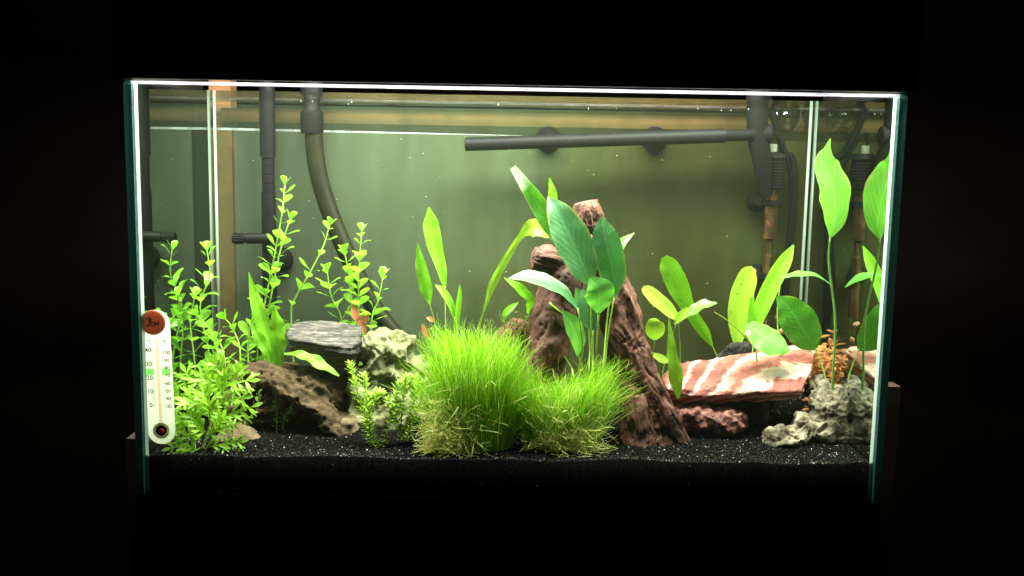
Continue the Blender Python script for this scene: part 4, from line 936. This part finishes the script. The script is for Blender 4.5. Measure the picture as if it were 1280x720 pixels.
# ------------------------------------------------------------------ thermometer
t = NT('milky_plastic')
a = t.n('BsdfPrincipled', {'Base Color': (.80, .74, .72, 1), 'Roughness': .35}).outputs[0]; b_ = t.n('BsdfTranslucent', {0: (.97, .90, .87, 1)}).outputs[0]
M['milky'] = t.surf(t.n('MixShader', {0: .8, 1: a, 2: b_}).outputs[0])
def trans_mat(name, c, k=.5):
    t = NT(name); a = t.n('BsdfPrincipled', {'Base Color': c, 'Roughness': .4}).outputs[0]; b = t.n('BsdfTranslucent', {0: (*c, 1)}).outputs[0]
    return t.surf(t.n('MixShader', {0: k, 1: a, 2: b}).outputs[0])
def ink_film(name, c):
    t = NT(name); return t.surf(t.n('BsdfTransparent', {0: (*c, 1)}).outputs[0])
TY = 1.05
th = thing('thermometer', 'white strip thermometer with a terracotta suction cup on the front glass', 'thermometer', P(200, 540, TY))
pt_, pb_ = P(196, 404, TY), P(203, 537, TY)
ay = (pt_-pb_); ay.y = 0; Lt = ay.length; ay.normalize(); axx = Vector((ay.z, 0, -ay.x)); nrm = Vector((0, -1, 0))
def T(u, v, w=0.0): return pb_+axx*u+ay*v+nrm*w          # local frame of the plate, w towards the room
def plate(b, out, w0, w1):
    n = len(out); v = [T(x, y, w0) for x, y in out]+[T(x, y, w1) for x, y in out]
    b.put(v, [tuple(range(n))[::-1], tuple(range(n, 2*n))]+[(i, (i+1) % n, n+(i+1) % n, n+i) for i in range(n)])
def capsule(r, l0, l1, n=16):
    return [(r*math.cos(a), l0+r*math.sin(a)) for a in [math.pi+math.pi*i/n for i in range(n+1)]]+[(r*math.cos(a), l1+r*math.sin(a)) for a in [math.pi*i/n for i in range(n+1)]]
rt = 1.12
b = MB(); plate(b, capsule(rt, 0, Lt), .02, .25); b.mi[0] = 1; b.mi[2:] = [1]*len(b.mi[2:]); smooth_by_angle(b.obj('plate', [M['milky'], glass('clear_plastic', .03)], th), 30)
b = MB(); plate(b, capsule(.12, .55, Lt-1.25, 8), .255, .3); b.obj('tube', ink_film('pink_tube', (.93, .78, .72)), th)
ring = smooth_by_angle(MB().lathe(T(0, 0, .24), nrm, [(0, .66), (.1, .64), (.12, .5), (.06, .46)], 28).obj('bulb_ring', trans_mat('pale_ring', (.75, .75, .55)), th))
smooth_by_angle(MB().lathe(T(0, 0, .26), nrm, [(0, .45), (.05, .42), (.06, .3)], 24).obj('bulb_well', M['black'], ring))
smooth_by_angle(MB().lathe(T(.02, -.03, .3), nrm, [(0, .27), (.12, .24), (.2, .12)], 20).obj('bulb', simple('red_spirit', (.45, .02, .03), .2), ring))
ink = simple('black_ink', (.02, .015, .015), .5)
v0, v1 = 2.05, Lt-2.15                       # scale span on the plate
b = MB()
for k in range(41):
    v_ = v0+(v1-v0)*k/40; l = .22 if k % 10 == 0 else (.16 if k % 5 == 0 else .1)
    plate(b, [(-.36-l, v_-.018), (-.36, v_-.018), (-.36, v_+.018), (-.36-l, v_+.018)], .25, .256)
for k in range(36):
    v_ = v0+(v1-v0)*(k*2-2)/72+.05; l = .22 if k % 5 == 0 else .1
    plate(b, [(.30, v_-.018), (.30+l, v_-.018), (.30+l, v_+.018), (.30, v_+.018)], .25, .256)
b.obj('scale_marks', ink, th)
vg = v0+(v1-v0)*.605
b = MB(); plate(b, [(-1.0, vg-.24), (-.36, vg-.24), (-.36, vg+.28), (-1.0, vg+.28)], .254, .256); plate(b, [(.30, vg-.24), (.95, vg-.24), (.95, vg+.28), (.30, vg+.28)], .254, .256)
b.obj('comfort_zone', ink_film('green_print', (.50, .95, .42)), th)
def text(s, u, v_, size, name='numeral'):
    cu = bpy.data.curves.new('t', 'FONT'); cu.body = s; cu.size = size; cu.align_x = 'CENTER'; cu.align_y = 'CENTER'; cu.extrude = .0
    cu.offset = size*.02
    o = bpy.data.objects.new('t', cu); C.objects.link(o); dg = bpy.context.evaluated_depsgraph_get(); dg.update()
    me = bpy.data.meshes.new_from_object(o.evaluated_get(dg)); bpy.data.objects.remove(o)
    bs_ = base_of(th)
    for q in me.vertices: q.co = (T(u+q.co.x, v_+q.co.y, .262)-bs_)*U
    return add(name, me, ink, th, False)
for k, s in enumerate(('0', '10', '20', '30', '40')): text(s, -.72, v0+(v1-v0)*k/4+.02, .5)
for k, s in enumerate(('30', '40', '50', '60', '70', '80', '90', '100')): text(s, .72, v0+(v1-v0)*(k*10-2)/72+.05, .4)
text('°C', -.62, Lt-1.45, .42); text('°F', .55, Lt-1.45, .42)
terra = trans_mat('terracotta_rubber', (.50, .21, .13), .7)
cc = T(-.2, Lt+.12, .25)
dk = smooth_by_angle(MB().lathe(cc, nrm, [(-.02, .98), (.06, 1.0), (.14, .96), (.17, .9), (.13, .82), (.10, .78), (.10, .01)], 40).obj('suction_disc', terra, th), 50)
b = MB()
for st_ in ([(-.48, .3), (-.22, .34), (-.3, 0), (-.36, -.28), (-.55, -.2)], [(-.12, .36), (-.14, 0), (-.1, -.25), (.1, -.2), (.12, 0), (-.08, .02)], [(.2, .1), (.24, -.2), (.36, -.05), (.42, -.22), (.52, .12)]):
    q = smoothpath([tuple(cc+axx*x+ay*y+nrm*.13) for x, y in st_], 16); b.tube(q, .055, 6)
b.obj('raised_emblem', simple('terracotta_mark', (.36, .10, .055), .5), dk, True)
